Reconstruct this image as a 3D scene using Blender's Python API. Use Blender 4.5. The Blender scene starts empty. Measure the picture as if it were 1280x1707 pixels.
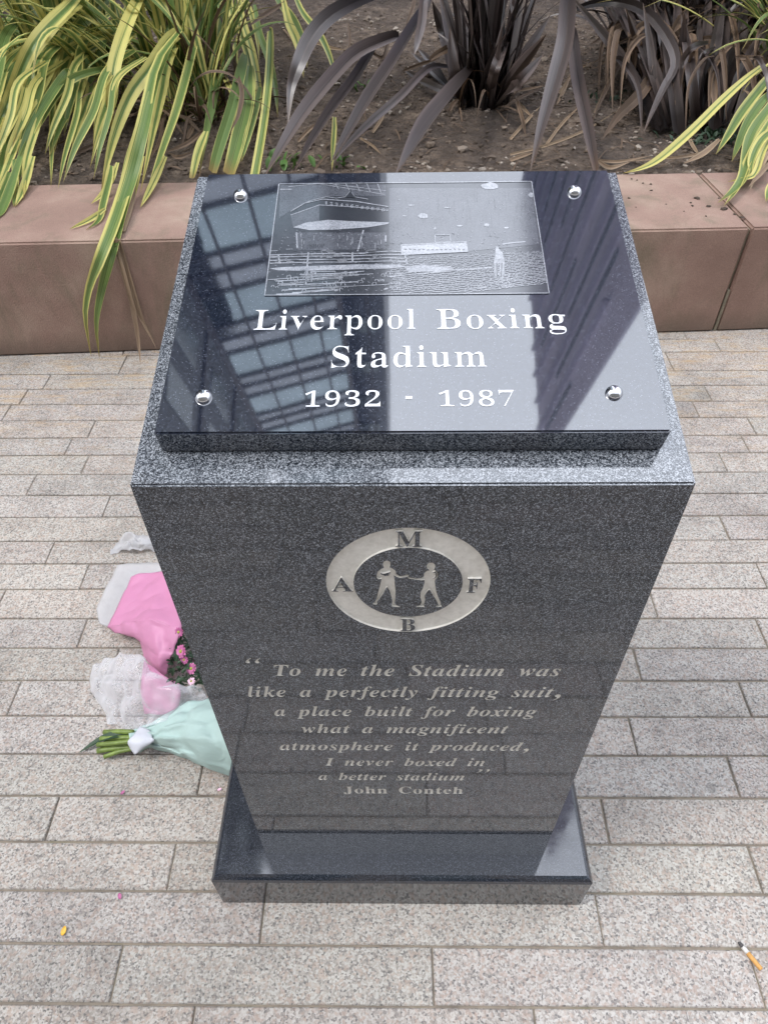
import bpy, bmesh, math, random
from mathutils import Vector, Matrix, noise
R = math.radians
rnd = random.Random(7)
scene = bpy.context.scene
COL = scene.collection

# ------------------------------------------------------------------ camera
TH, PS, RO, FPX = 0.7884, -0.0228, -0.0188, 1173.1
CAM = Vector((-0.014, -0.4548, 1.4548))
FW = Vector((math.sin(PS) * math.cos(TH), math.cos(PS) * math.cos(TH), -math.sin(TH)))
_r = FW.cross(Vector((0, 0, 1))).normalized()
_u = _r.cross(FW)
RT = _r * math.cos(RO) + _u * math.sin(RO)
UP = _u * math.cos(RO) - _r * math.sin(RO)
cd = bpy.data.cameras.new('camera')
cam = bpy.data.objects.new('camera', cd)
COL.objects.link(cam)
cam.matrix_world = Matrix(((RT.x, UP.x, -FW.x, CAM.x), (RT.y, UP.y, -FW.y, CAM.y), (RT.z, UP.z, -FW.z, CAM.z), (0, 0, 0, 1)))
cd.sensor_fit = 'HORIZONTAL'
cd.sensor_width = 36
cd.lens = FPX * 36 / 1280
cd.clip_start = 0.02
cd.clip_end = 600
scene.camera = cam

# ------------------------------------------------------------------ light
SUN_AZ, SUN_EL = (-0.90, -0.24), R(58)
world = bpy.data.worlds.new('World')
scene.world = world
world.use_nodes = True
wn = world.node_tree
bg = wn.nodes['Background']
sky = wn.nodes.new('ShaderNodeTexSky')
sky.sky_type = 'NISHITA'
sky.sun_disc = False
sky.sun_elevation = SUN_EL
sky.sun_rotation = math.atan2(SUN_AZ[0], SUN_AZ[1])
sky.air_density = 1.0
sky.dust_density = 4.0
sky.ozone_density = 1.0
hs = wn.nodes.new('ShaderNodeHueSaturation')
hs.inputs['Saturation'].default_value = 0.38
wn.links.new(sky.outputs[0], hs.inputs['Color'])
# thin bright overcast over the blue: brightest overhead, broken by soft cloud
tcw = wn.nodes.new('ShaderNodeTexCoord')
sxyz = wn.nodes.new('ShaderNodeSeparateXYZ')
wn.links.new(tcw.outputs['Generated'], sxyz.inputs[0])
zr = wn.nodes.new('ShaderNodeMapRange')
zr.inputs['From Min'].default_value = 0.0
zr.inputs['To Min'].default_value = 0.8
zr.inputs['To Max'].default_value = 15.0
wn.links.new(sxyz.outputs[2], zr.inputs[0])
cn = wn.nodes.new('ShaderNodeTexNoise')
cn.inputs['Scale'].default_value = 1.6
cn.inputs['Detail'].default_value = 5
wn.links.new(tcw.outputs['Generated'], cn.inputs['Vector'])
cr = wn.nodes.new('ShaderNodeMapRange')
cr.inputs['From Min'].default_value = 0.3
cr.inputs['From Max'].default_value = 0.7
cr.inputs['To Min'].default_value = 0.88
cr.inputs['To Max'].default_value = 1.1
wn.links.new(cn.outputs[0], cr.inputs[0])
mu = wn.nodes.new('ShaderNodeMath'); mu.operation = 'MULTIPLY'
wn.links.new(zr.outputs[0], mu.inputs[0]); wn.links.new(cr.outputs[0], mu.inputs[1])
vs_ = wn.nodes.new('ShaderNodeVectorMath'); vs_.operation = 'SCALE'
vs_.inputs[0].default_value = (0.91, 0.97, 1.09)
wn.links.new(mu.outputs[0], vs_.inputs['Scale'])
cm = wn.nodes.new('ShaderNodeMix'); cm.data_type = 'RGBA'
cm.inputs[0].default_value = 0.8
wn.links.new(hs.outputs[0], cm.inputs[6]); wn.links.new(vs_.outputs[0], cm.inputs[7])
wn.links.new(cm.outputs[2], bg.inputs['Color'])
bg.inputs['Strength'].default_value = 0.15
sd = bpy.data.lights.new('sun', 'SUN')
sd.energy = 0.75
sd.angle = R(14)
sd.color = (1.0, 0.95, 0.88)
sun = bpy.data.objects.new('sun', sd)
COL.objects.link(sun)
_h = Vector((SUN_AZ[0], SUN_AZ[1], 0)).normalized() * math.cos(SUN_EL)
sun.rotation_euler = Vector((_h.x, _h.y, math.sin(SUN_EL))).to_track_quat('Z', 'Y').to_euler()
scene.view_settings.view_transform = 'Standard'
scene.view_settings.look = 'None'
scene.view_settings.gamma = 1
scene.view_settings.exposure = 0.78

# ------------------------------------------------------------------ helpers
def ray(u, v):
    return (FW + RT * ((u - 640) / FPX) - UP * ((v - 853.5) / FPX)).normalized()
def at(u, v, h=0.0):
    r = ray(u, v)
    return CAM + r * ((h - CAM.z) / r.z)
def on_plane(u, v, o, n):
    r = ray(u, v)
    return CAM + r * ((o - CAM).dot(n) / r.dot(n))
def tag(o, label=None, cat=None, group=None, kind=None):
    if label: o['label'] = label
    if cat: o['category'] = cat
    if group: o['group'] = group
    if kind: o['kind'] = kind
    return o
def empty(name, loc=(0, 0, 0), rz=0):
    o = bpy.data.objects.new(name, None)
    COL.objects.link(o)
    o.empty_display_size = 0.05
    o.location = loc
    o.rotation_euler = (0, 0, rz)
    return o
def link(name, me, mat, parent=None, smooth=False):
    o = bpy.data.objects.new(name, me)
    COL.objects.link(o)
    for m in (mat if isinstance(mat, (list, tuple)) else [mat]):
        me.materials.append(m)
    if smooth:
        for p in me.polygons: p.use_smooth = True
    if parent is not None:
        o.parent = parent
        o.matrix_parent_inverse = Matrix.LocRotScale(parent.location, parent.rotation_euler, None).inverted() if parent.parent is None else Matrix.Identity(4)
    return o
def from_bm(name, bm, mat, parent=None, smooth=False):
    me = bpy.data.meshes.new(name)
    bm.normal_update()
    bm.to_mesh(me)
    bm.free()
    return link(name, me, mat, parent, smooth)
def box(bm, x0, x1, y0, y1, z0, z1, bev=0.0, seg=2):
    vs = [bm.verts.new(p) for p in ((x0, y0, z0), (x1, y0, z0), (x1, y1, z0), (x0, y1, z0), (x0, y0, z1), (x1, y0, z1), (x1, y1, z1), (x0, y1, z1))]
    fs = [bm.faces.new([vs[i] for i in q]) for q in ((3, 2, 1, 0), (4, 5, 6, 7), (0, 1, 5, 4), (1, 2, 6, 5), (2, 3, 7, 6), (3, 0, 4, 7))]
    if bev:
        es = list({e for f in fs for e in f.edges})
        bmesh.ops.bevel(bm, geom=es, offset=bev, segments=seg, affect='EDGES', profile=0.5)
def tube(bm, pts, rad, n=8, caps=True):
    pts = [Vector(p) for p in pts]
    if not isinstance(rad, (list, tuple)): rad = [rad] * len(pts)
    rings = []
    a = None
    for i, p in enumerate(pts):
        t = (pts[min(i + 1, len(pts) - 1)] - pts[max(i - 1, 0)]).normalized()
        if a is None:
            a = t.cross(Vector((0, 0, 1)))
            if a.length < 0.05: a = t.cross(Vector((1, 0, 0)))
        a = (a - t * a.dot(t)).normalized()
        b = t.cross(a)
        rings.append([bm.verts.new(p + (a * math.cos(k * 2 * math.pi / n) + b * math.sin(k * 2 * math.pi / n)) * rad[i]) for k in range(n)])
    for i in range(len(rings) - 1):
        for k in range(n):
            bm.faces.new((rings[i][k], rings[i][(k + 1) % n], rings[i + 1][(k + 1) % n], rings[i + 1][k]))
    if caps:
        bm.faces.new(rings[0][::-1]); bm.faces.new(rings[-1])
def catmull(pts, n):
    P = [Vector(p) for p in pts]
    P = [P[0] * 2 - P[1]] + P + [P[-1] * 2 - P[-2]]
    out = []
    m = len(P) - 3
    for i in range(n + 1):
        t = i / n * m
        k = min(int(t), m - 1)
        t -= k
        a, b, c, d = P[k:k + 4]
        out.append(0.5 * ((2 * b) + (c - a) * t + (2 * a - 5 * b + 4 * c - d) * t * t + (3 * b - a - 3 * c + d) * t ** 3))
    return out
def fill(loops):
    """even-odd filled 2D region bounded by closed loops -> (verts, faces)"""
    cu = bpy.data.curves.new('f', 'CURVE')
    cu.dimensions = '2D'
    cu.fill_mode = 'BOTH'
    for L in loops:
        s = cu.splines.new('POLY')
        s.points.add(len(L) - 1)
        for p, q in zip(s.points, L): p.co = (q[0] * 100, q[1] * 100, 0, 1)
        s.use_cyclic_u = True
    o = bpy.data.objects.new('f', cu)
    COL.objects.link(o)
    dg = bpy.context.evaluated_depsgraph_get()
    me = o.evaluated_get(dg).to_mesh()
    V = [(v.co.x / 100, v.co.y / 100) for v in me.vertices]
    F = [list(p.vertices) for p in me.polygons]
    o.evaluated_get(dg).to_mesh_clear()
    bpy.data.objects.remove(o)
    bpy.data.curves.remove(cu)
    return V, F
def add_fill(bm, loops, f3, flip=False):
    V, F = fill(loops)
    vs = [bm.verts.new(f3(*p)) for p in V]
    for q in F:
        try: bm.faces.new([vs[i] for i in (q[::-1] if flip else q)])
        except ValueError: pass

# ------------------------------------------------------------------ materials
def mat(name):
    m = bpy.data.materials.new(name)
    m.use_nodes = True
    nt = m.node_tree
    b = nt.nodes['Principled BSDF']
    return m, nt, b
def N(nt, t, **kw):
    n = nt.nodes.new(t)
    for k, v in kw.items():
        if k in n.inputs: n.inputs[k].default_value = v
        else: setattr(n, k, v)
    return n
def ramp(nt, src, stops, interp='LINEAR'):
    r = nt.nodes.new('ShaderNodeValToRGB')
    r.color_ramp.interpolation = interp
    e = r.color_ramp.elements
    while len(e) < len(stops): e.new(0.5)
    for x, (p, c) in zip(e, stops):
        x.position = p
        x.color = (*c, 1) if len(c) == 3 else c
    nt.links.new(src, r.inputs[0])
    return r.outputs[0]
def coords(nt, kind='Object', scale=None):
    t = nt.nodes.new('ShaderNodeTexCoord')
    if scale is None: return t.outputs[kind]
    m = nt.nodes.new('ShaderNodeMapping')
    m.inputs['Scale'].default_value = scale
    nt.links.new(t.outputs[kind], m.inputs[0])
    return m.outputs[0]
def tex_noise(nt, vec, scale, detail=3, rough=0.55, dist=0.0):
    n = nt.nodes.new('ShaderNodeTexNoise')
    n.inputs['Scale'].default_value = scale
    n.inputs['Detail'].default_value = detail
    n.inputs['Roughness'].default_value = rough
    n.inputs['Distortion'].default_value = dist
    nt.links.new(vec, n.inputs['Vector'])
    return n.outputs[0]
def tex_vor(nt, vec, scale, out='Color', feature='F1', rnd_=1.0):
    n = nt.nodes.new('ShaderNodeTexVoronoi')
    n.feature = feature
    n.inputs['Scale'].default_value = scale
    n.inputs['Randomness'].default_value = rnd_
    nt.links.new(vec, n.inputs['Vector'])
    return n.outputs[out]
def math_(nt, op, a, b=None, c=None):
    n = nt.nodes.new('ShaderNodeMath')
    n.operation = op
    for i, x in enumerate((a, b, c)):
        if x is None: continue
        if isinstance(x, (int, float)): n.inputs[i].default_value = x
        else: nt.links.new(x, n.inputs[i])
    return n.outputs[0]
def mix(nt, f, a, b, mode='MIX'):
    n = nt.nodes.new('ShaderNodeMix')
    n.data_type = 'RGBA'
    n.blend_type = mode
    for i, x in ((0, f), (6, a), (7, b)):
        if isinstance(x, (int, float)): n.inputs[i].default_value = x
        elif isinstance(x, tuple): n.inputs[i].default_value = (*x, 1) if len(x) == 3 else x
        else: nt.links.new(x, n.inputs[i])
    return n.outputs[2]
def bump(nt, b, h, strength=0.3, dist=0.01):
    n = nt.nodes.new('ShaderNodeBump')
    n.inputs['Strength'].default_value = strength
    n.inputs['Distance'].default_value = dist
    nt.links.new(h, n.inputs['Height'])
    nt.links.new(n.outputs[0], b.inputs['Normal'])
    return n
def sep_x(nt, v, i=0):
    s = nt.nodes.new('ShaderNodeSeparateXYZ')
    nt.links.new(v, s.inputs[0])
    return s.outputs[i]

def granite(name, stops, scale, rough, ior, grain2=None, smear=0.0):
    m, nt, b = mat(name)
    v = coords(nt)
    n1 = tex_noise(nt, v, scale * .8, 2, 0.7)
    g1 = sep_x(nt, tex_vor(nt, v, scale))
    g2 = sep_x(nt, tex_vor(nt, v, scale * .55), 1)
    k = math_(nt, 'ADD', math_(nt, 'MULTIPLY', n1, 0.30), math_(nt, 'ADD', math_(nt, 'MULTIPLY', g1, 0.45), math_(nt, 'MULTIPLY', g2, 0.25)))
    c = ramp(nt, k, stops)
    if grain2:
        vc = tex_vor(nt, v, grain2[0])
        k = ramp(nt, sep_x(nt, vc), [(grain2[1], (0, 0, 0)), (min(grain2[1] + .01, 1), (1, 1, 1))])
        d_ = tex_vor(nt, v, grain2[0], 'Distance')
        k2 = ramp(nt, d_, [(0.25, (1, 1, 1)), (0.4, (0, 0, 0))])
        k = math_(nt, 'MULTIPLY', k, k2)
        c = mix(nt, k, c, grain2[2])
    nt.links.new(c, b.inputs['Base Color'])
    b.inputs['IOR'].default_value = ior
    if smear:
        sm = tex_noise(nt, coords(nt, 'Object', (5, 12, 5)), 3, 4, 0.6)
        r_ = ramp(nt, sm, [(0.35, (rough,) * 3), (0.75, (rough + smear,) * 3)])
        nt.links.new(r_, b.inputs['Roughness'])
    else:
        b.inputs['Roughness'].default_value = rough
    return m
M = {}
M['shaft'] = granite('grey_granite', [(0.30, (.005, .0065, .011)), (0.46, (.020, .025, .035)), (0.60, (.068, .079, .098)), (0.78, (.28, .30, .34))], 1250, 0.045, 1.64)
M['lit_top'] = granite('lit_top_granite', [(0.30, (.014, .017, .023)), (0.44, (.058, .066, .078)), (0.58, (.18, .195, .215)), (0.76, (.42, .44, .475))], 1150, 0.07, 2.1)  # lit copy of the shaft granite: brightness of the top put into its colour
M['plinth'] = granite('dark_granite', [(0.34, (.004, .005, .009)), (0.5, (.012, .015, .022)), (0.62, (.026, .031, .043)), (0.78, (.07, .075, .092))], 1050, 0.035, 2.0, smear=0.07)
M['plaque'] = granite('black_granite', [(0.34, (.006, .008, .016)), (0.55, (.011, .015, .027)), (0.78, (.035, .042, .062))], 900, 0.035, 2.6, (900, 0.93, (.17, .18, .22)))
# frosted etching in the black granite
def etched(name, lo, hi, contrast, sc):
    m, nt, b = mat(name)
    v = coords(nt)
    n1 = tex_noise(nt, v, sc, 3, 0.7)
    n2 = tex_noise(nt, v, 45, 3, 0.6)
    k = math_(nt, 'ADD', math_(nt, 'MULTIPLY', n1, 0.7), math_(nt, 'MULTIPLY', n2, 0.3))
    c = ramp(nt, k, [(0.5 - contrast, lo), (0.5 + contrast, hi)])
    nt.links.new(c, b.inputs['Base Color'])
    b.inputs['Roughness'].default_value = 0.10
    b.inputs['IOR'].default_value = 2.2
    return m
M['etch_ground'] = etched('etched_ground', (.012, .014, .02), (.06, .064, .076), 0.16, 420)
M['etch_mid'] = etched('etched_midtone', (.03, .033, .042), (.125, .13, .15), 0.2, 600)
M['etch_line'] = etched('etched_line', (.16, .17, .19), (.42, .43, .47), 0.14, 500)
M['etch_black'] = etched('etched_black', (.010, .012, .018), (.04, .043, .052), 0.15, 500)

m, nt, b = mat('white_lettering')
nz = tex_noise(nt, coords(nt), 600, 2)
nt.links.new(ramp(nt, nz, [(0.3, (.62, .63, .66)), (0.6, (.86, .87, .89))]), b.inputs['Base Color'])
b.inputs['Roughness'].default_value = 0.5
M['white'] = m
m, nt, b = mat('silver_paint')
v = coords(nt)
nz = tex_noise(nt, v, 160, 3)
nt.links.new(ramp(nt, nz, [(0.3, (.60, .58, .535)), (0.7, (.74, .72, .675))]), b.inputs['Base Color'])
b.inputs['Metallic'].default_value = 0.15
b.inputs['Roughness'].default_value = 0.32
bump(nt, b, tex_noise(nt, v, 260, 3), 0.35, 0.001)
M['silver'] = m
m, nt, b = mat('chrome')
b.inputs['Base Color'].default_value = (.8, .8, .82, 1)
b.inputs['Metallic'].default_value = 1
b.inputs['Roughness'].default_value = 0.1
M['chrome'] = m

# pavers
m, nt, b = mat('granite_paver')
v = coords(nt)
cell = tex_vor(nt, v, 300)
cx = sep_x(nt, cell)
fine = tex_noise(nt, v, 420, 3, 0.75)
k = math_(nt, 'ADD', math_(nt, 'MULTIPLY', cx, 0.55), math_(nt, 'MULTIPLY', fine, 0.45))
c = ramp(nt, k, [(0.19, (.14, .137, .137)), (0.30, (.31, .29, .275)), (0.42, (.43, .395, .362)), (0.56, (.52, .487, .45)), (0.70, (.61, .59, .56))])
pk = tex_vor(nt, v, 190)
c = mix(nt, ramp(nt, sep_x(nt, pk, 1), [(0.72, (0, 0, 0)), (0.86, (.5,) * 3)]), c, (.50, .38, .315))
patch = math_(nt, 'ADD', math_(nt, 'MULTIPLY', tex_noise(nt, v, 2.4, 5, 0.65), .6), math_(nt, 'MULTIPLY', tex_noise(nt, coords(nt, 'Object', (1, 2.2, 1)), 9, 5, 0.7), .4))
c = mix(nt, 1.0, c, ramp(nt, patch, [(0.36, (.54, .52, .505)), (0.5, (.77, .75, .73)), (0.64, (.88, .855, .83))]), 'MULTIPLY')
at_ = nt.nodes.new('ShaderNodeAttribute'); at_.attribute_name = 'tone'
c = mix(nt, 1.0, c, at_.outputs['Color'], 'MULTIPLY')
# old gum spots and small dark stains
gv = coords(nt)
gd = tex_vor(nt, gv, 4.5, 'Distance'); gr = sep_x(nt, tex_vor(nt, gv, 4.5), 1)
gs = math_(nt, 'MULTIPLY', ramp(nt, math_(nt, 'ADD', gd, math_(nt, 'MULTIPLY', tex_noise(nt, gv, 60, 3), .06)), [(0.07, (.5,) * 3), (0.10, (0, 0, 0))]), ramp(nt, gr, [(0.62, (0, 0, 0)), (0.64, (1, 1, 1))]))
c = mix(nt, gs, c, (.16, .15, .14))
# orange rust runs near the planter wall
geo = nt.nodes.new('ShaderNodeTexCoord')
yy = sep_x(nt, geo.outputs['Object'], 1)
near = ramp(nt, math_(nt, 'MULTIPLY', yy, 0.5), [(0.52, (0, 0, 0)), (0.86, (1, 1, 1))])
on = tex_noise(nt, coords(nt, 'Object', (3, 14, 1)), 2.6, 5, 0.65, 0.6)
om = math_(nt, 'MULTIPLY', math_(nt, 'MULTIPLY', near, ramp(nt, on, [(0.5, (0, 0, 0)), (0.66, (1, 1, 1))])), 0.5)
c = mix(nt, om, c, (.46, .30, .13))
nt.links.new(c, b.inputs['Base Color'])
b.inputs['Roughness'].default_value = 0.62
b.inputs['IOR'].default_value = 1.45
bump(nt, b, math_(nt, 'ADD', fine, cx), 0.35, 0.002)
M['paver'] = m
m, nt, b = mat('joint_sand')
v = coords(nt)
nt.links.new(ramp(nt, tex_noise(nt, v, 9, 5, .7), [(0.35, (.14, .12, .098)), (0.55, (.26, .22, .17)), (0.75, (.12, .12, .07))]), b.inputs['Base Color'])
b.inputs['Roughness'].default_value = 0.95
M['joint'] = m
m, nt, b = mat('distant_paving')
bt = nt.nodes.new('ShaderNodeTexBrick')
nt.links.new(coords(nt), bt.inputs['Vector'])
for k_, v_ in (('Color1', (.40, .37, .35, 1)), ('Color2', (.34, .32, .30, 1)), ('Mortar', (.18, .16, .13, 1)), ('Scale', 1.0), ('Mortar Size', .004), ('Brick Width', .52), ('Row Height', .091)):
    bt.inputs[k_].default_value = v_
nt.links.new(bt.outputs[0], b.inputs['Base Color'])
b.inputs['Roughness'].default_value = 0.8
M['far_paving'] = m
# red sandstone
m, nt, b = mat('red_sandstone')
v = coords(nt)
n1 = tex_noise(nt, v, 2.6, 6, 0.62)
n2 = tex_noise(nt, coords(nt, 'Object', (1, 1, .35)), 7, 5, 0.65, 0.4)
c = ramp(nt, n1, [(0.3, (.24, .15, .118)), (0.5, (.315, .205, .162)), (0.72, (.42, .31, .24))])
c = mix(nt, ramp(nt, n2, [(0.5, (0, 0, 0)), (0.70, (.62,) * 3)]), c, (.17, .145, .095))
c = mix(nt, 0.55, c, ramp(nt, tex_noise(nt, v, 260, 3, .7), [(0.3, (.66,) * 3), (0.7, (1.2,) * 3)]), 'MULTIPLY')
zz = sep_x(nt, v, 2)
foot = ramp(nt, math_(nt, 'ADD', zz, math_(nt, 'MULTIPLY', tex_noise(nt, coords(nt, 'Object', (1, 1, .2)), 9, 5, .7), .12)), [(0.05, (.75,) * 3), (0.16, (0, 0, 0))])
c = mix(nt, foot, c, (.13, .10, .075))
pit = ramp(nt, tex_noise(nt, v, 60, 4, .8), [(0.66, (0, 0, 0)), (0.76, (.6,) * 3)])
c = mix(nt, pit, c, (.17, .115, .085))
nt.links.new(c, b.inputs['Base Color'])
b.inputs['Roughness'].default_value = 0.85
bump(nt, b, math_(nt, 'ADD', tex_noise(nt, v, 240, 3), tex_noise(nt, v, 22, 6)), 0.5, 0.005)
M['sandstone'] = m
m, nt, b = mat('wall_mortar')
nt.links.new(ramp(nt, tex_noise(nt, coords(nt), 60, 4), [(0.3, (.17, .15, .11)), (0.7, (.26, .22, .16))]), b.inputs['Base Color'])
b.inputs['Roughness'].default_value = 0.95
M['mortar'] = m
# soil
m, nt, b = mat('soil')
v = coords(nt)
n1 = tex_noise(nt, v, 14, 8, 0.7)
n2 = tex_noise(nt, v, 1.6, 4, 0.6)
c = ramp(nt, n1, [(0.3, (.06, .043, .033)), (0.5, (.18, .133, .10)), (0.68, (.34, .26, .195))])
c = mix(nt, ramp(nt, n2, [(0.42, (0, 0, 0)), (0.62, (.7,) * 3)]), c, (.07, .052, .042))
nt.links.new(c, b.inputs['Base Color'])
b.inputs['Roughness'].default_value = 0.95
bump(nt, b, math_(nt, 'ADD', tex_noise(nt, v, 38, 8, .75), tex_vor(nt, v, 45, 'Distance')), 1.0, 0.03)
M['soil'] = m
m, nt, b = mat('soil_stone')
v = coords(nt)
nt.links.new(ramp(nt, sep_x(nt, tex_vor(nt, v, 9)), [(0.2, (.09, .066, .048)), (0.7, (.19, .145, .11)), (0.95, (.36, .31, .26))]), b.inputs['Base Color'])
b.inputs['Roughness'].default_value = 0.9
M['stone'] = m

# leaves: UV x runs across the blade, UV y along it, colour attribute 'tone' = per-blade variation
def leaf_mat(name, margin, inner, stripe, rough, spec, transl, dark_tip=None, dark_base=None):
    m, nt, b = mat(name)
    uv = nt.nodes.new('ShaderNodeUVMap')
    at_ = nt.nodes.new('ShaderNodeAttribute'); at_.attribute_name = 'tone'
    r_ = sep_x(nt, at_.outputs['Color'], 0)
    g_ = sep_x(nt, at_.outputs['Color'], 1)
    x = sep_x(nt, uv.outputs[0], 0)
    y = sep_x(nt, uv.outputs[0], 1)
    cmb = nt.nodes.new('ShaderNodeCombineXYZ')
    nt.links.new(math_(nt, 'ADD', math_(nt, 'MULTIPLY', x, 5.0), math_(nt, 'MULTIPLY', r_, 37.0)), cmb.inputs[0])
    nt.links.new(math_(nt, 'MULTIPLY', y, 0.7), cmb.inputs[1])
    st = tex_noise(nt, cmb.outputs[0], 1.6, 4, 0.7)
    edge = math_(nt, 'ABSOLUTE', math_(nt, 'SUBTRACT', x, 0.5))
    edge = math_(nt, 'ADD', edge, math_(nt, 'MULTIPLY', math_(nt, 'SUBTRACT', st, 0.5), 0.75))
    edge = math_(nt, 'ADD', edge, math_(nt, 'MULTIPLY', math_(nt, 'SUBTRACT', g_, 0.5), 0.45))
    k = ramp(nt, edge, [(0.22, (0, 0, 0)), (0.36, (1, 1, 1))])
    c = mix(nt, k, inner, margin)
    fn = nt.nodes.new('ShaderNodeCombineXYZ')
    nt.links.new(math_(nt, 'MULTIPLY', x, 24.0), fn.inputs[0])
    nt.links.new(math_(nt, 'MULTIPLY', y, 0.8), fn.inputs[1])
    nt.links.new(math_(nt, 'MULTIPLY', r_, 20.0), fn.inputs[2])
    fine = tex_noise(nt, fn.outputs[0], 1.0, 3, 0.6)
    c = mix(nt, ramp(nt, fine, [(0.45, (0, 0, 0)), (0.75, (.5,) * 3)]), c, stripe)
    if dark_tip:
        kt = ramp(nt, math_(nt, 'ADD', y, math_(nt, 'MULTIPLY', math_(nt, 'SUBTRACT', fine, .5), .5)), [(0.86, (0, 0, 0)), (0.99, (.8,) * 3)])
        c = mix(nt, kt, c, dark_tip)
    b.inputs['Specular IOR Level'].default_value = spec
    if dark_base:   # the sheathed lower part of the blade is darker and duller
        kb = ramp(nt, math_(nt, 'ADD', y, math_(nt, 'MULTIPLY', math_(nt, 'SUBTRACT', g_, .5), .3)), [(0.10, (1, 1, 1)), (0.40, (0, 0, 0))])
        c = mix(nt, kb, c, dark_base)
        nt.links.new(math_(nt, 'SUBTRACT', spec, math_(nt, 'MULTIPLY', kb, spec * .75)), b.inputs['Specular IOR Level'])
    nt.links.new(c, b.inputs['Base Color'])
    b.inputs['Roughness'].default_value = rough
    bump(nt, b, fine, 0.25, 0.002)
    if transl:
        tr = nt.nodes.new('ShaderNodeBsdfTranslucent')
        nt.links.new(c, tr.inputs[0])
        ms = nt.nodes.new('ShaderNodeMixShader')
        ms.inputs[0].default_value = transl
        nt.links.new(b.outputs[0], ms.inputs[1]); nt.links.new(tr.outputs[0], ms.inputs[2])
        nt.links.new(ms.outputs[0], nt.nodes['Material Output'].inputs[0])
    return m
M['variegated'] = leaf_mat('variegated_leaf', (.66, .59, .19), (.12, .20, .055), (.44, .47, .18), 0.42, 0.35, 0.22, (.30, .18, .06))
M['bronze'] = leaf_mat('bronze_leaf', (.085, .061, .055), (.045, .033, .030), (.19, .145, .125), 0.40, 1.0, 0.0, (.12, .07, .04), (.012, .008, .007))
M['brown'] = leaf_mat('withered_leaf', (.19, .125, .08), (.10, .066, .045), (.29, .215, .15), 0.6, 0.3, 0.08)
M['straw'] = leaf_mat('straw_leaf', (.31, .225, .145), (.23, .155, .10), (.42, .33, .23), 0.65, 0.3, 0.05)
M['weed'] = leaf_mat('weed_leaf', (.10, .19, .04), (.08, .17, .035), (.13, .24, .06), 0.5, 0.4, 0.15)
M['ivy'] = leaf_mat('low_leaf', (.035, .07, .035), (.03, .06, .032), (.06, .10, .055), 0.45, 0.4, 0.1)
def plain(name, col, rough=0.5, metallic=0.0, var=0.0, sc=40):
    m, nt, b = mat(name)
    b.inputs['Base Color'].default_value = (*col, 1)
    if var:
        lo = tuple(x * (1 - var) for x in col); hi = tuple(min(1, x * (1 + var)) for x in col)
        nt.links.new(ramp(nt, tex_noise(nt, coords(nt), sc, 4), [(0.3, lo), (0.7, hi)]), b.inputs['Base Color'])
    b.inputs['Roughness'].default_value = rough
    b.inputs['Metallic'].default_value = metallic
    return m
def thin(name, col, rough, transl, alpha, crinkle, sc, alpha_var=0.0, film=0.0):
    """thin wrapping sheet: part diffuse, part translucent, part see-through"""
    m, nt, b = mat(name)
    v = coords(nt)
    b.inputs['Base Color'].default_value = (*col, 1)
    b.inputs['Roughness'].default_value = rough
    h = math_(nt, 'ADD', tex_noise(nt, v, sc, 4, 0.6, 0.8), math_(nt, 'MULTIPLY', tex_vor(nt, v, sc * .55, 'Distance'), 0.7))
    bump(nt, b, h, crinkle, 0.01)
    tr = nt.nodes.new('ShaderNodeBsdfTranslucent'); tr.inputs[0].default_value = (*col, 1)
    ms = nt.nodes.new('ShaderNodeMixShader'); ms.inputs[0].default_value = transl
    nt.links.new(b.outputs[0], ms.inputs[1]); nt.links.new(tr.outputs[0], ms.inputs[2])
    out = ms.outputs[0]
    if alpha < 1:
        tp = nt.nodes.new('ShaderNodeBsdfTransparent')
        m2 = nt.nodes.new('ShaderNodeMixShader')
        if alpha_var:
            a_ = ramp(nt, tex_noise(nt, v, sc * .8, 4, .65, 1.0), [(0.35, (max(alpha - alpha_var, 0),) * 3), (0.65, (min(alpha + alpha_var, 1),) * 3)])
            nt.links.new(a_, m2.inputs[0])
        else: m2.inputs[0].default_value = alpha
        if film:
            lw = nt.nodes.new('ShaderNodeLayerWeight'); lw.inputs[0].default_value = 0.35
            nt.links.new(math_(nt, 'MINIMUM', math_(nt, 'ADD', math_(nt, 'MULTIPLY', lw.outputs['Facing'], film), alpha), 1.0), m2.inputs[0])
        nt.links.new(tp.outputs[0], m2.inputs[1]); nt.links.new(out, m2.inputs[2])
        out = m2.outputs[0]
    nt.links.new(out, nt.nodes['Material Output'].inputs[0])
    return m
M['pink_paper'] = thin('pink_paper', (.74, .33, .52), 0.42, 0.30, 1.0, 0.25, 30)
M['tissue'] = thin('white_tissue', (.72, .71, .72), 0.35, 0.3, 0.55, 0.2, 14, 0.04)
M['cellophane'] = thin('cellophane', (.80, .81, .84), 0.06, 0.2, 0.13, 0.25, 18, 0.0, 0.62)
M['teal_paper'] = thin('pale_teal_paper', (.50, .655, .615), 0.6, 0.2, 1.0, 0.35, 26)
M['white_tape'] = thin('white_tape', (.68, .69, .74), 0.5, 0.15, 1.0, 0.2, 40)
M['stem'] = plain('cut_stem', (.16, .22, .05), 0.45, 0, .35, 60)
M['stem_cut'] = plain('stem_cut_end', (.42, .44, .20), 0.6)
M['flower'] = plain('pink_petal', (.50, .13, .30), 0.5, 0, .3, 90)
M['flower_pale'] = plain('pale_pink_petal', (.78, .50, .62), 0.5, 0, .15, 90)
M['flower_eye'] = plain('flower_eye', (.34, .36, .06), 0.6, 0, .3, 300)
M['filter'] = plain('cigarette_filter', (.62, .33, .10), 0.7, 0, .18, 400)
M['cig_paper'] = plain('cigarette_paper', (.68, .66, .62), 0.8, 0, .15, 300)
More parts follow.
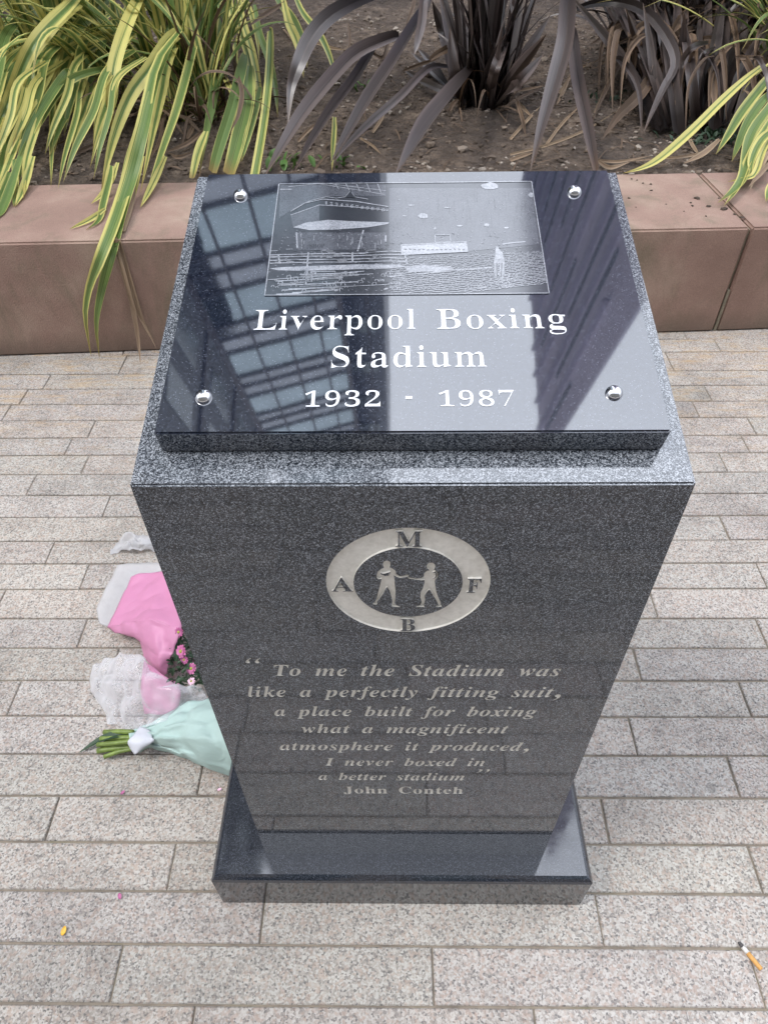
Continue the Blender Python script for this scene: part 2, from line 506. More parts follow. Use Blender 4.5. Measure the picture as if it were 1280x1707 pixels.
M['ash'] = plain('ash', (.09, .085, .085), 0.95, 0, .6, 500)
M['yellow_petal'] = plain('yellow_petal', (.72, .42, .05), 0.5, 0, .2, 200)
M['dirt'] = plain('dirt_crumb', (.075, .055, .042), 0.95, 0, .4, 200)
# buildings
M['frame'] = plain('bronze_frame', (.10, .08, .08), 0.5)
def glass(name, col, rough, metal):
    m, nt, b = mat(name)
    nt.links.new(mix(nt, ramp(nt, tex_noise(nt, coords(nt), .35, 3), [(0.35, (0, 0, 0)), (0.65, (1, 1, 1))]), tuple(x * .8 for x in col), col), b.inputs['Base Color'])
    b.inputs['Roughness'].default_value = rough
    b.inputs['Metallic'].default_value = metal
    return m
M['pane'] = glass('blue_coated_glass', (.40, .48, .51), 0.06, 0.9)
M['spandrel'] = glass('grey_spandrel_glass', (.40, .42, .45), 0.12, 0.8)
M['navy'] = plain('navy_cladding', (.018, .024, .05), 0.35, 0, .2, .5)
M['black_clad'] = plain('black_cladding', (.012, .012, .014), 0.4, 0, .3, .4)
M['mauve'] = plain('mauve_render', (.66, .62, .78), 0.8, 0, .12, .5)
M['fin'] = plain('grey_fin', (.50, .47, .58), 0.5)
M['dark_window'] = glass('dark_green_glass', (.16, .19, .19), 0.15, 0.4)
M['blocker_stone'] = plain('blocker_pale_stone', (.34, .31, .27), 0.8, 0, .15, .6)

# ------------------------------------------------------------------ ground
bm = bmesh.new()
box(bm, -150, 150, -150, 150, -0.5, -0.012)
tag(from_bm('ground', bm, M['far_paving']), kind='structure')
bm = bmesh.new()
vs = [bm.verts.new(p) for p in ((-4.2, -4.2, -0.0042), (4.2, -4.2, -0.0042), (4.2, 2.2, -0.0042), (-4.2, 2.2, -0.0042))]
bm.faces.new(vs)
tag(from_bm('joint_bed', bm, M['joint']), kind='structure')

ROWS = [1.830, 1.707, 1.616, 1.523, 1.433, 1.339, 1.252, 1.160, 1.066, 0.974, 0.878, 0.795, 0.706, 0.611, 0.522, 0.431, 0.339, 0.248, 0.156, 0.063, -0.026, -0.115, -0.206]
while ROWS[-1] > -3.9: ROWS.append(ROWS[-1] - 0.0915)
KNOWN = {1.339: [-1.073], 1.160: [-1.129], 1.066: [-0.870, 1.12], 0.878: [-0.975], 0.795: [0.957], 0.706: [-1.046, 0.648], 0.611: [-0.800, 0.890],
         0.522: [0.562], 0.431: [-0.902, 0.785], 0.339: [0.508], 0.248: [-0.430, 0.697], 0.156: [-0.718, -0.15, 0.408], 0.063: [-0.452, 0.11, 0.677],
         -0.026: [-0.262, 0.36, 0.90], -0.115: [-0.51, 0.05, 0.616], -0.206: [-0.361, 0.22]}
bm = bmesh.new()
tone = bm.loops.layers.float_color.new('tone')
rp = random.Random(21)
ROWS.insert(0, 1.92); ROWS.insert(0, 2.02)
for y1, y0 in zip(ROWS, ROWS[1:]):
    js = sorted(KNOWN.get(y1, [rp.uniform(-.5, .5)]))
    full = []
    for a, b_ in zip(js, js[1:]):
        full.append(a)
        if b_ - a > 0.85:
            full.append((a + b_) / 2 + rp.uniform(-.08, .08))
    full.append(js[-1])
    x = full[0]
    while x > -4: x -= rp.uniform(.42, .66); full.insert(0, x)
    x = full[-1]
    while x < 4: x += rp.uniform(.42, .66); full.append(x)
    for a, b_ in zip(full, full[1:]):
        g = rp.uniform(.0010, .0022)
        z = rp.uniform(-.0009, .0009)
        n0 = len(bm.faces)
        e = [rp.uniform(-.0008, .0008) for _ in range(4)]
        x0, x1, ya, yb = a + g, b_ - g, y0 + g + .0004, y1 - g - .0004
        ch = .0020
        P = lambda dx, z_: [bm.verts.new((x0 + dx, ya + dx + e[0], z_)), bm.verts.new((x1 - dx, ya + dx + e[1], z_)), bm.verts.new((x1 - dx, yb - dx + e[2], z_)), bm.verts.new((x0 + dx, yb - dx + e[3], z_))]
        lo, mid, hi = P(0, -.012), P(0, z - ch), P(ch, z)
        fs = [bm.faces.new(hi)]
        for A, B in ((lo, mid), (mid, hi)):
            for i in range(4): fs.append(bm.faces.new((A[i], A[(i + 1) % 4], B[(i + 1) % 4], B[i])))
        t = rp.uniform(.90, 1.06)
        cc = (t * rp.uniform(.985, 1.02), t, t * rp.uniform(.97, 1.01), 1)
        for f in fs:
            for l in f.loops: l[tone] = cc
tag(from_bm('paving', bm, M['paver']), kind='structure')

# ------------------------------------------------------------------ memorial
ZP, HS, DS, SS, W2 = 0.1254, 0.9062, 0.4243, 0.1117, 0.25
H = ZP + HS
mon = empty('memorial_pedestal', (0, 0.2, 0))
tag(mon, 'polished grey granite memorial pedestal with slanted black inscribed top', 'memorial')
# plinth
bm = bmesh.new()
box(bm, -0.3415, 0.3306, -0.0461, 0.4705, 0.0, ZP)
top = [e for e in bm.edges if all(v.co.z > ZP - 1e-4 for v in e.verts)]
bmesh.ops.bevel(bm, geom=top, offset=.011, segments=3, affect='EDGES', profile=.35)
side = [e for e in bm.edges if abs(e.verts[0].co.z - e.verts[1].co.z) > .05]
bmesh.ops.bevel(bm, geom=side, offset=.003, segments=2, affect='EDGES')
from_bm('plinth', bm, M['plinth'], mon)

# glyph outlines drawn for this inscription (upright b*, slanted i*)
GLYPH = {'b1':(375,['65,0 65,36 120,36 135,38 146,45 154,79 154,416 108,365 87,351 67,346 52,349 40,359 31,375 28,396 74,412 132,447 179,482 254,482 254,79 261,47 271,38 288,36 343,36 343,0']),'b2':(375,['24,0 24,69 123,171 187,245 218,307 226,371 223,405 212,427 196,441 174,445 145,438 126,416 116,380 112,329 77,333 50,344 32,365 26,396 30,419 43,441 63,459 92,474 129,483 174,486 240,479 288,456 318,421 328,375 319,329 291,281 238,220 154,138 87,74 244,74 263,77 279,86 292,101 300,120 305,141 345,141 341,0']),'b3':(375,['163,-7 117,-4 81,5 53,18 34,35 23,54 19,74 23,96 36,113 54,123 76,126 82,89 99,62 125,46 158,40 199,49 216,61 230,79 238,105 241,139 234,174 214,202 181,221 137,227 95,227 95,269 140,269 178,275 204,296 220,327 225,367 221,400 211,424 193,440 169,445 148,441 133,430 116,391 111,341 75,345 47,356 30,374 24,401 34,434 62,461 108,480 173,486 237,479 286,458 317,423 328,377 320,335 298,301 265,275 225,256 279,238 305,222 326,201 340,174 345,138 341,101 329,70 312,44 288,25 230,1']),'b4':(375,['121,0 121,36 140,36 179,44 191,58 195,84 195,125 9,125 9,166 199,480 293,480 293,169 363,169 363,125 293,125 293,84 297,58 309,44 348,36 357,36 357,0','56,169 195,169 195,287 196,351 199,416 189,394 174,366 158,338 146,319']),'b5':(375,['165,-7 119,-4 84,5 58,18 40,35 30,54 27,75 31,95 42,109 59,118 81,121 88,83 111,52 130,43 154,40 195,50 212,63 226,83 234,111 237,148 231,192 213,223 184,241 146,247 103,243 71,235 40,247 62,480 316,480 319,357 281,357 275,380 267,399 244,406 105,406 94,281 126,288 168,291 238,282 293,256 328,211 340,148 336,108 324,75 306,48 282,27 226,1']),'b6':(375,['197,-7 150,-1 109,18 76,49 51,93 35,151 30,222 33,275 42,325 57,370 77,409 104,441 137,466 176,481 222,486 261,484 291,476 313,464 329,449 338,431 340,412 336,393 322,376 298,364 260,360 256,400 243,434 232,443 216,447 180,435 152,401 134,345 125,269 161,286 218,294 273,285 315,258 343,214 352,155 342,90 313,38 264,5','199,38 222,44 239,64 251,98 255,148 250,196 238,228 219,247 193,253 154,243 125,221 131,138 147,81 170,48']),'b7':(375,['111,0 289,406 113,406 86,398 74,372 70,338 30,338 33,480 353,480 353,447 168,0']),'b8':(375,['183,-7 132,-2 91,11 60,31 38,57 25,88 20,122 27,162 47,193 79,219 119,242 83,267 57,296 41,327 36,364 39,395 50,423 70,449 99,469 140,482 191,486 254,478 299,453 325,415 334,369 328,333 310,305 244,260 296,230 330,199 349,166 355,127 344,71 310,29 256,2','203,283 224,298 239,317 247,340 250,370 243,407 222,436 206,444 187,447 163,442 145,426 134,402 130,372 135,341 149,318','187,32 218,37 241,55 257,82 262,116 256,146 239,170 208,192 164,216 126,178 115,152 111,120 116,84 132,56 156,38']),'b9':(375,['152,-7 116,-4 88,4 67,17 53,33 42,69 50,94 75,107 87,80 103,56 126,41 156,36 194,48 223,84 242,145 251,230 212,198 186,188 155,185 103,194 60,220 33,264 24,324 28,369 42,409 64,441 95,466 133,481 177,486 223,480 264,463 298,433 323,390 340,332 345,261 334,157 321,111 301,72 274,39 241,14 200,-2','184,233 206,236 224,245 251,278 245,352 231,403 209,432 181,441 156,434 137,413 125,377 121,328 128,275 149,244']),'bA':(437,['-9,0 -9,18 9,21 24,30 49,75 206,466 224,465 384,87 411,34 425,22 443,18 443,0 229,0 229,18 270,25 283,46 273,81 253,132 103,132 79,71 76,59 75,48 87,26 124,18 128,18 128,0','113,161 242,161 177,319']),'bB':(443,['16,0 16,17 45,22 62,32 72,51 75,82 75,369 69,412 51,433 15,439 15,455 220,455 297,449 352,429 385,396 396,351 384,302 348,268 287,247 360,223 404,185 418,132 407,76 371,35 314,9 238,0','182,252 188,252 234,257 263,272 279,301 285,345 281,385 269,412 248,428 216,434 198,432 188,425 182,391','222,24 259,30 283,49 296,81 301,128 295,176 277,208 245,225 197,231 182,231 182,65 190,33 202,26']),'bC':(468,['257,-11 193,-3 137,20 91,56 56,104 34,162 26,228 34,294 56,351 92,399 139,435 195,458 259,465 309,459 367,440 388,435 408,443 419,465 437,465 437,308 420,308 392,364 356,407 313,434 265,443 212,430 174,389 151,321 144,226 152,138 177,74 219,36 278,24 318,29 358,45 395,71 428,106 447,89 395,33 332,0']),'bF':(404,['15,0 15,17 45,23 62,34 72,53 75,84 75,375 71,405 61,423 43,433 14,439 14,455 394,455 394,320 377,320 369,357 355,385 336,406 310,420 275,428 230,431 200,429 186,421 182,398 182,247 190,247 229,253 256,270 274,301 284,347 302,347 302,118 285,118 274,168 257,200 229,218 189,224 182,224 182,81 188,43 196,31 210,24 257,17 257,0']),'bH':(523,['15,0 15,17 45,22 62,32 72,50 75,81 75,379 71,406 62,424 44,434 16,439 16,455 242,455 242,439 204,432 187,415 182,379 182,251 342,251 342,379 337,415 320,432 282,439 282,455 507,455 507,439 478,434 461,424 452,407 449,379 449,81 452,52 461,33 478,22 507,17 507,0 282,0 282,17 311,21 329,31 339,49 342,81 342,221 182,221 182,81 185,50 194,32 212,22 242,17 242,0']),'bJ':(330,['109,-65 78,-62 51,-54 29,-40 11,-22 0,-1 -3,23 0,44 11,61 26,71 44,75 64,71 79,62 89,47 93,28 85,-1 77,-19 84,-35 105,-40 126,-36 139,-25 148,21 148,367 142,409 135,422 122,430 79,439 79,455 314,455 314,439 277,431 266,423 260,411 255,367 255,89 246,21 219,-27 173,-56']),'bL':(426,['15,0 15,17 45,22 62,32 72,50 75,81 75,379 71,407 62,425 44,434 16,439 16,455 250,455 250,439 208,434 196,427 188,416 182,379 182,83 185,47 200,31 234,28 278,31 315,40 345,56 370,80 391,112 409,154 427,154 402,0']),'bM':(634,['14,0 14,17 43,22 61,32 72,50 75,79 75,382 71,416 53,432 15,439 15,455 185,455 317,142 449,455 617,455 617,439 590,433 573,423 563,405 560,378 560,85 565,43 582,23 617,17 617,0 396,0 396,17 433,25 450,44 455,83 455,399 288,0 270,0 105,389 105,80 109,48 120,30 139,20 169,17 169,0']),'bO':(525,['261,-11 213,-6 169,7 129,29 94,58 66,93 45,134 32,179 28,228 32,276 45,321 66,362 95,397 130,426 170,448 216,462 265,466 313,462 357,448 397,427 431,399 459,364 481,323 494,277 498,228 494,179 481,134 459,93 430,58 395,29 355,7 310,-6','265,12 315,26 351,66 372,133 379,228 371,321 348,389 310,430 260,443 210,430 174,389 152,322 145,228 153,135 177,67 215,26']),'bP':(418,['15,0 15,17 45,22 62,32 72,50 75,81 75,379 71,406 62,424 44,434 16,439 16,455 214,455 287,452 336,440 366,422 390,398 404,367 409,332 398,280 367,240 314,214 242,206 182,206 182,81 185,50 194,32 212,22 242,17 242,0','182,230 201,230 244,235 272,253 287,283 292,329 288,375 275,406 252,425 216,431 189,424 182,398']),'bS':(390,['43,-11 43,158 62,158 83,94 111,50 149,24 197,15 231,20 257,36 273,60 279,89 265,129 225,160 163,191 112,221 77,253 56,289 50,332 54,370 67,403 88,429 115,449 148,462 185,466 229,461 282,448 291,446 300,445 313,450 320,466 339,466 339,319 322,319 310,354 293,385 272,410 248,429 222,441 194,445 163,440 140,426 125,406 120,380 124,356 137,336 189,303 253,273 317,233 337,211 350,188 359,133 354,93 339,58 314,29 281,8 240,-6 192,-10 158,-8 126,1 98,9 85,12 69,7 61,-11']),'ba':(344,['255,-10 226,-5 208,10 200,35 151,2 95,-9 64,-4 40,11 25,34 20,63 31,104 63,136 119,164 199,190 199,241 196,266 187,282 171,292 148,296 115,290 104,274 113,257 123,231 120,215 110,202 95,194 77,191 59,194 45,203 36,218 33,236 37,259 49,278 69,295 95,308 126,316 162,318 223,312 263,292 285,259 293,210 293,62 295,40 304,34 320,42 329,28 294,-1','151,34 174,41 199,63 199,169 154,151 127,123 118,84 126,46']),'bd':(370,['140,-10 107,-5 78,10 53,35 35,66 23,104 19,147 24,196 36,237 55,272 81,297 112,313 146,318 189,309 223,280 223,401 220,419 212,430 176,439 176,455 319,455 319,75 325,41 335,32 353,28 353,11 294,6 223,-10 223,39 188,2','171,28 187,31 202,41 215,56 223,76 223,242 217,257 206,270 174,281 147,273 130,250 121,210 118,153 120,98 130,58 146,36']),'be':(301,['154,-10 117,-5 85,10 58,35 37,69 24,109 19,157 24,201 38,240 59,273 87,298 120,313 157,318 209,309 249,280 274,234 283,173 283,166 117,166 127,97 154,56 199,42 237,53 270,86 285,73 248,27 205,-1','116,192 201,192 201,215 193,277 181,292 161,297 136,286 121,255 116,203']),'bg':(327,['146,-140 89,-136 48,-122 22,-100 14,-75 28,-46 69,-26 35,-1 24,30 28,54 42,74 67,92 102,110 58,135 31,169 22,212 27,242 40,268 60,289 88,305 120,315 157,318 196,315 233,304 317,304 317,268 268,268 286,237 291,203 288,176 276,151 258,131 234,116 205,106 172,103 157,103 142,104 112,94 104,84 101,71 111,55 141,49 175,49 259,40 285,29 303,13 312,-9 316,-37 305,-80 272,-113 219,-133','157,124 178,130 190,146 197,173 199,211 197,249 190,276 178,292 157,297 137,292 124,276 117,249 114,211 117,173 124,146 137,130','161,-116 218,-111 252,-94 263,-66 260,-51 249,-41 205,-34 97,-34 79,-52 73,-73 79,-89 95,-103 122,-113']),'bh':(381,['18,0 18,16 45,26 52,56 52,399 46,429 36,437 19,440 19,455 148,455 148,267 190,305 243,318 292,306 321,271 330,212 330,56 337,26 347,19 363,16 363,0 202,0 202,16 207,16 228,26 235,56 235,217 229,258 219,268 203,271 173,262 148,235 148,56 154,26 164,19 180,16 180,0']),'bi':(198,['101,362 81,366 65,376 54,393 50,412 54,432 65,449 81,460 101,463 120,460 137,449 147,432 151,412 147,393 136,376 120,366','18,0 18,16 45,26 52,56 52,252 47,285 20,293 21,310 148,310 148,56 154,26 180,16 180,0']),'bl':(199,['18,0 18,16 45,26 52,56 52,398 47,429 38,436 20,439 20,455 148,455 148,56 154,26 180,16 180,0']),'bm':(554,['18,0 18,16 45,26 52,56 52,253 46,284 36,291 19,294 19,310 146,310 146,265 188,305 237,318 277,312 305,293 320,261 364,304 418,318 465,306 494,271 504,212 504,56 510,26 520,19 536,16 536,0 377,0 377,16 393,19 403,26 410,56 410,217 404,258 394,268 377,271 349,263 324,237 324,56 331,26 340,19 356,16 356,0 199,0 199,16 215,19 225,26 232,56 232,217 226,258 216,268 199,271 170,262 146,235 146,56 152,27 162,19 177,16 177,0']),'bn':(381,['18,0 18,16 45,26 52,56 52,253 46,284 36,291 19,294 19,310 148,310 148,267 190,306 243,318 292,306 321,271 330,212 330,56 337,26 347,19 363,16 363,0 202,0 202,16 207,16 228,26 235,56 235,217 229,258 219,268 203,271 173,262 148,235 148,56 154,26 164,19 180,16 180,0']),'bo':(336,['169,-10 127,-5 90,11 60,37 38,70 24,110 19,154 24,199 38,239 60,272 90,297 127,313 168,318 209,313 245,298 275,273 298,240 312,200 317,154 312,108 298,69 275,36 245,11 210,-5','169,11 193,18 209,39 217,81 220,154 217,227 208,271 192,292 169,299 144,292 128,271 120,227 117,154 120,82 128,39 144,18']),'bp':(371,['17,-139 17,-124 40,-117 50,-101 52,-64 52,243 46,283 19,295 19,310 143,310 143,263 166,294 195,313 230,319 264,314 293,298 317,274 335,241 346,203 350,160 346,113 334,72 316,38 291,12 261,-5 227,-10 183,1 148,32 148,-58 152,-99 167,-118 197,-123 197,-139','195,28 222,36 239,59 249,99 253,154 250,208 241,248 225,270 199,278 171,267 148,235 148,69 167,38']),'br':(287,['18,0 18,16 45,26 52,56 52,252 46,285 20,293 21,310 146,310 146,252 165,280 187,301 210,314 233,318 258,315 275,304 286,287 289,266 287,248 278,234 265,225 248,222 222,231 207,250 189,260 175,255 162,241 152,220 149,192 149,56 152,37 159,25 197,16 197,0']),'bt':(228,['124,-9 89,-4 66,10 53,36 48,71 48,279 20,279 20,300 88,369 129,424 144,424 144,310 208,310 208,279 144,279 144,82 149,51 157,43 168,40 189,49 206,75 222,66 198,24 165,-1']),'bu':(375,['131,-10 91,-3 65,17 51,51 46,97 46,248 39,282 29,291 11,294 11,310 142,310 142,74 151,46 162,38 177,36 205,43 228,66 228,248 221,283 209,291 189,294 189,310 324,310 324,70 331,39 360,30 360,13 300,7 228,-10 228,40 209,19 186,3 160,-7']),'bv':(306,['142,-10 38,248 22,281 12,290 -3,293 -3,310 164,310 164,294 156,294 136,290 129,276 130,268 185,122 236,253 241,272 232,289 203,294 203,310 305,310 305,295 289,289 278,279 260,243 160,-10']),'bx':(319,['5,0 5,15 34,29 62,56 123,136 43,263 24,285 4,293 4,310 169,310 169,294 147,291 140,280 149,260 183,206 224,257 234,279 227,290 201,294 201,310 311,310 311,296 283,283 254,254 198,184 291,36 303,21 319,15 319,0 155,0 155,16 178,19 185,30 173,59 138,114 97,61 85,34 92,20 114,15 118,15 118,0']),'iI':(249,['-34,0 -34,15 0,20 22,41 39,85 115,369 119,387 120,404 108,426 73,435 73,451 283,451 283,435 247,428 227,410 211,365 135,82 129,47 141,24 177,15 177,0']),'iS':(369,['154,-11 111,-6 58,10 38,14 24,9 9,-7 -9,-7 26,144 45,144 45,140 51,84 71,45 102,21 145,13 167,16 187,25 217,56 228,97 218,134 190,170 142,214 98,258 76,295 70,336 74,371 88,401 109,427 137,446 171,459 208,463 248,458 296,445 312,442 328,447 342,461 360,461 328,322 308,322 309,330 309,337 306,366 298,390 284,411 267,426 247,436 224,439 197,434 174,419 158,396 153,368 166,331 197,295 219,274 242,254 293,195 307,162 312,126 301,69 270,25 221,-2']),'iT':(403,['44,0 44,17 86,27 98,40 107,60 205,427 194,427 156,421 120,402 88,371 64,330 47,330 72,451 437,451 418,322 399,322 386,380 357,415 311,426 306,426 208,63 205,46 208,33 216,25 253,17 253,0']),'ia':(336,['53,-9 24,-3 1,14 -14,40 -19,73 -15,109 -5,147 32,220 57,251 84,276 126,301 165,310 198,299 214,265 225,303 297,303 241,108 232,74 228,56 231,44 238,40 259,52 285,87 300,78 265,30 231,1 197,-9 166,2 155,34 157,52 162,75 137,38 111,12 84,-4','93,41 108,45 124,56 152,95 176,147 192,202 198,248 192,272 172,281 157,276 141,264 109,219 83,159 70,115 65,81 72,51']),'ib':(322,['77,-9 34,-3 1,12 -11,31 -7,52 83,375 91,412 84,429 59,433 48,433 48,451 115,458 189,470 129,255 171,296 218,310 247,304 271,286 286,258 291,221 287,185 276,148 237,77 210,47 179,23 130,-1','91,15 109,18 127,29 159,65 185,116 203,171 210,223 201,253 179,263 154,256 134,232 115,193 97,138 77,69 70,33 75,19']),'ic':(277,['93,-9 50,-2 17,19 -3,53 -9,97 -3,146 16,195 47,240 88,277 133,301 179,310 211,305 235,291 251,272 257,249 254,230 245,216 231,207 214,203 186,213 176,238 182,258 189,275 185,285 173,289 156,284 139,270 107,223 84,161 75,99 78,71 88,51 103,38 123,34 164,50 204,96 222,83 183,32 140,1']),'id':(334,['55,-9 26,-4 3,14 -11,43 -15,82 -4,148 29,215 78,272 121,300 164,310 190,306 213,294 238,381 242,399 243,412 241,422 234,428 205,433 205,451 271,459 343,470 237,83 232,60 230,48 238,41 255,52 281,89 297,78 246,13 223,-4 198,-9 175,-4 162,10 157,35 164,76 138,38 113,12 86,-4','96,42 111,46 127,58 156,99 180,153 196,208 201,249 195,275 177,283 149,269 120,231 93,181 74,126 66,79 75,51']),'ie':(269,['87,-9 47,-2 16,19 -4,53 -11,98 -7,135 6,172 25,207 49,240 78,268 109,290 143,305 176,310 207,305 230,293 244,273 249,248 238,209 207,174 153,144 79,124 75,88 78,66 87,50 102,39 122,36 159,51 195,95 214,83 179,32 136,1','84,146 140,171 179,212 190,236 193,260 187,280 171,287 149,278 126,252 103,207']),'if':(193,['-66,-139 -90,-135 -108,-124 -121,-106 -125,-85 -116,-58 -91,-48 -69,-56 -60,-79 -65,-97 -71,-107 -68,-114 -59,-117 -46,-113 -34,-102 -15,-65 4,3 26,104 60,275 13,275 19,303 66,303 92,376 126,428 166,460 212,470 241,467 264,456 277,439 282,418 273,391 247,381 224,391 214,413 220,430 225,442 222,447 214,449 195,441 178,415 144,303 201,303 197,275 140,275 105,113 86,35 65,-29 40,-77 11,-112 -24,-132']),'ig':(298,['77,-139 23,-134 -18,-119 -43,-95 -51,-66 -46,-44 -31,-25 33,5 6,28 -3,51 1,68 12,83 57,114 20,147 12,166 9,189 14,220 28,248 50,273 79,293 113,305 149,310 200,301 244,277 302,277 299,248 261,248 263,237 264,225 259,192 244,164 221,139 191,120 157,108 118,104 83,106 70,95 66,84 73,72 93,63 135,50 182,32 216,9 229,-12 233,-36 228,-65 213,-90 189,-110 158,-126 120,-136','116,125 133,129 149,142 175,188 185,246 177,277 156,287 138,283 122,269 96,222 86,164 94,135','85,-117 117,-113 141,-102 157,-85 162,-66 156,-47 138,-32 60,-4 21,-31 7,-62 13,-83 30,-101 54,-113']),'ih':(357,['210,-9 185,-4 170,13 165,41 173,84 194,153 217,222 223,246 220,257 210,261 172,242 131,185 92,100 63,0 -19,0 82,374 88,399 90,411 83,428 58,433 48,433 48,451 110,457 187,470 115,197 151,247 184,282 217,303 253,310 281,304 297,287 303,259 298,223 282,170 250,75 247,65 246,57 248,47 257,43 276,57 306,98 320,89 284,34 247,2']),'ii':(194,['132,371 114,375 100,384 90,398 87,416 90,433 100,447 114,457 132,460 149,457 163,447 173,433 176,416 173,398 163,384 149,375','49,-8 29,-5 13,5 4,21 1,41 4,64 10,87 44,211 51,237 53,254 46,268 26,273 19,273 19,289 89,299 150,310 89,85 84,55 87,46 95,42 115,54 142,90 155,81 121,31 85,2']),'ik':(323,['204,-9 175,-2 154,19 136,65 120,144 96,126 63,0 -19,0 82,374 88,399 90,411 83,428 58,433 48,433 48,451 110,457 187,470 106,165 158,206 191,234 207,253 213,267 206,281 181,286 181,304 318,304 318,286 300,282 284,276 253,254 189,201 201,128 212,79 225,51 240,42 259,52 277,83 292,76 264,29 235,0']),'il':(173,['40,-9 19,-6 3,3 -7,19 -10,40 -8,61 -2,85 77,371 87,414 80,428 58,433 52,433 52,450 183,470 79,86 75,69 73,54 75,44 83,41 104,53 131,89 144,79 93,12 68,-4']),'im':(525,['380,-8 355,-3 340,14 335,42 343,85 364,154 387,222 393,247 390,258 380,261 351,249 318,214 284,152 250,62 230,0 152,0 220,222 226,247 222,258 213,261 196,257 177,244 136,190 97,107 66,0 -14,0 42,211 50,240 52,254 45,268 24,273 18,273 17,289 151,310 116,193 153,245 187,281 220,303 256,310 284,304 301,288 306,260 299,217 330,258 361,287 391,304 422,310 450,304 467,288 473,260 468,224 452,171 420,76 417,66 416,58 418,47 426,44 446,56 457,70 471,91 486,81 433,14 407,-3']),'in':(357,['213,-9 188,-4 173,13 168,41 175,84 197,153 220,222 226,246 222,257 213,261 176,243 136,190 97,107 66,0 -14,0 42,211 50,240 52,254 45,268 24,273 18,273 17,289 151,310 116,193 153,245 187,281 220,303 256,310 284,304 301,287 306,259 301,226 285,170 248,57 251,47 260,43 279,55 304,90 319,80 266,13 240,-4']),'io':(316,['96,-9 54,-2 20,20 -3,54 -10,98 -6,135 6,172 24,208 48,241 76,269 107,291 141,305 175,310 221,302 256,281 278,247 285,203 281,167 270,130 252,94 228,61 200,33 168,10 133,-5','103,13 119,18 134,30 162,74 184,132 200,191 206,240 197,276 172,288 157,284 141,272 113,229 90,172 75,111 69,58 78,25']),'ip':(330,['-79,-139 -79,-121 -51,-114 -37,-95 -30,-71 48,228 52,253 44,269 16,273 16,290 85,300 144,310 124,242 176,293 228,310 257,304 279,288 293,261 298,224 294,184 282,143 263,103 239,67 211,36 180,11 147,-4 114,-9 90,-6 69,6 48,-69 44,-97 47,-109 54,-116 86,-122 86,-139','102,15 119,19 135,31 165,71 190,125 207,179 214,224 206,252 187,262 155,249 127,209 103,142 86,78 78,38 84,20']),'ir':(261,['-14,0 42,211 50,240 52,254 45,268 24,273 18,273 17,289 151,310 114,189 144,243 171,280 197,302 222,310 250,298 259,265 257,245 249,230 236,221 220,218 202,223 186,238 180,241 157,225 127,175 95,97 66,0']),'is':(253,['91,-9 28,5 15,7 3,4 -7,-7 -24,-4 -7,109 13,105 23,55 46,24 81,14 110,24 120,52 114,77 95,106 69,138 39,185 28,228 35,260 53,286 82,303 116,309 179,298 186,296 192,295 204,298 212,307 230,307 215,205 197,207 184,252 163,279 134,288 107,278 97,255 104,231 124,202 146,176 165,149 183,116 190,82 187,58 177,36 162,17 142,3 118,-6']),'it':(185,['30,-9 5,-4 -10,12 -15,39 -14,52 -11,70 45,273 13,273 13,297 79,334 134,398 162,398 134,300 187,300 179,273 126,273 77,103 70,77 67,56 70,45 77,41 98,54 128,95 144,85 116,44 88,14 60,-3']),'iu':(357,['46,-9 18,-4 1,13 -5,41 0,75 15,130 38,211 46,254 39,268 19,273 13,273 12,289 73,298 146,310 81,79 76,53 79,43 89,40 125,58 167,113 206,197 236,301 316,301 251,57 254,48 261,44 280,56 292,70 306,91 321,81 268,13 242,-4 215,-9 196,-6 182,4 172,19 169,40 181,103 147,53 114,18 81,-3']),'iv':(284,['48,-9 48,26 45,155 38,229 25,264 5,274 -1,273 -2,291 97,310 106,295 115,251 123,118 123,89 160,132 185,169 204,213 189,240 178,256 175,271 177,286 186,299 198,307 214,310 230,307 243,298 251,283 254,265 244,222 215,167 166,102 97,27 62,-9']),'iw':(420,['48,-10 48,25 45,154 38,228 25,263 5,274 -1,273 -2,291 97,310 113,265 124,132 229,310 246,310 267,87 303,130 327,167 341,196 346,214 342,227 330,240 318,255 314,271 325,300 337,308 353,311 370,308 383,298 391,283 394,264 377,205 328,125 245,25 216,-9 197,-10 179,179 68,-9']),'ix':(302,['-1,-11 -19,-8 -33,0 -42,13 -45,29 -42,45 -34,57 -22,66 -7,69 18,62 38,55 49,59 60,73 95,129 74,238 62,270 38,279 32,279 17,278 17,294 55,300 84,305 104,309 118,310 129,307 138,298 144,283 149,258 157,218 211,288 235,305 261,311 278,308 290,300 299,287 302,272 292,245 270,234 257,237 241,243 232,246 223,248 206,242 192,223 163,183 183,86 194,54 212,43 231,54 242,66 256,82 269,72 219,11 196,-4 170,-9 146,-3 128,15 114,47 102,93 69,40 36,2']),'iy':(281,['-30,-140 -51,-137 -66,-129 -77,-115 -80,-99 -77,-84 -69,-72 -41,-61 -8,-73 20,-85 38,-77 58,-56 76,-30 83,-6 79,30 70,90 58,156 44,213 33,251 24,269 14,275 -1,277 -9,276 -9,294 22,298 48,304 85,310 99,296 112,254 127,181 148,75 191,160 205,211 200,225 187,238 173,252 168,269 171,285 179,298 193,307 210,310 227,307 240,298 248,284 251,265 241,219 214,152 174,74 126,-5 74,-74 20,-122 -5,-136']),}
GLYPH["i,"] = (260, ["55,100 105,130 170,108 190,55 165,-25 95,-110 30,-155 18,-138 75,-85 105,-20 92,-2 52,15 35,55"])
GLYPH["i>"] = (380, ["85,705 125,715 158,690 150,640 110,570 45,505 34,518 80,580 96,625 78,655", "255,705 295,715 328,690 320,640 280,570 215,505 204,518 250,580 266,625 248,655"])
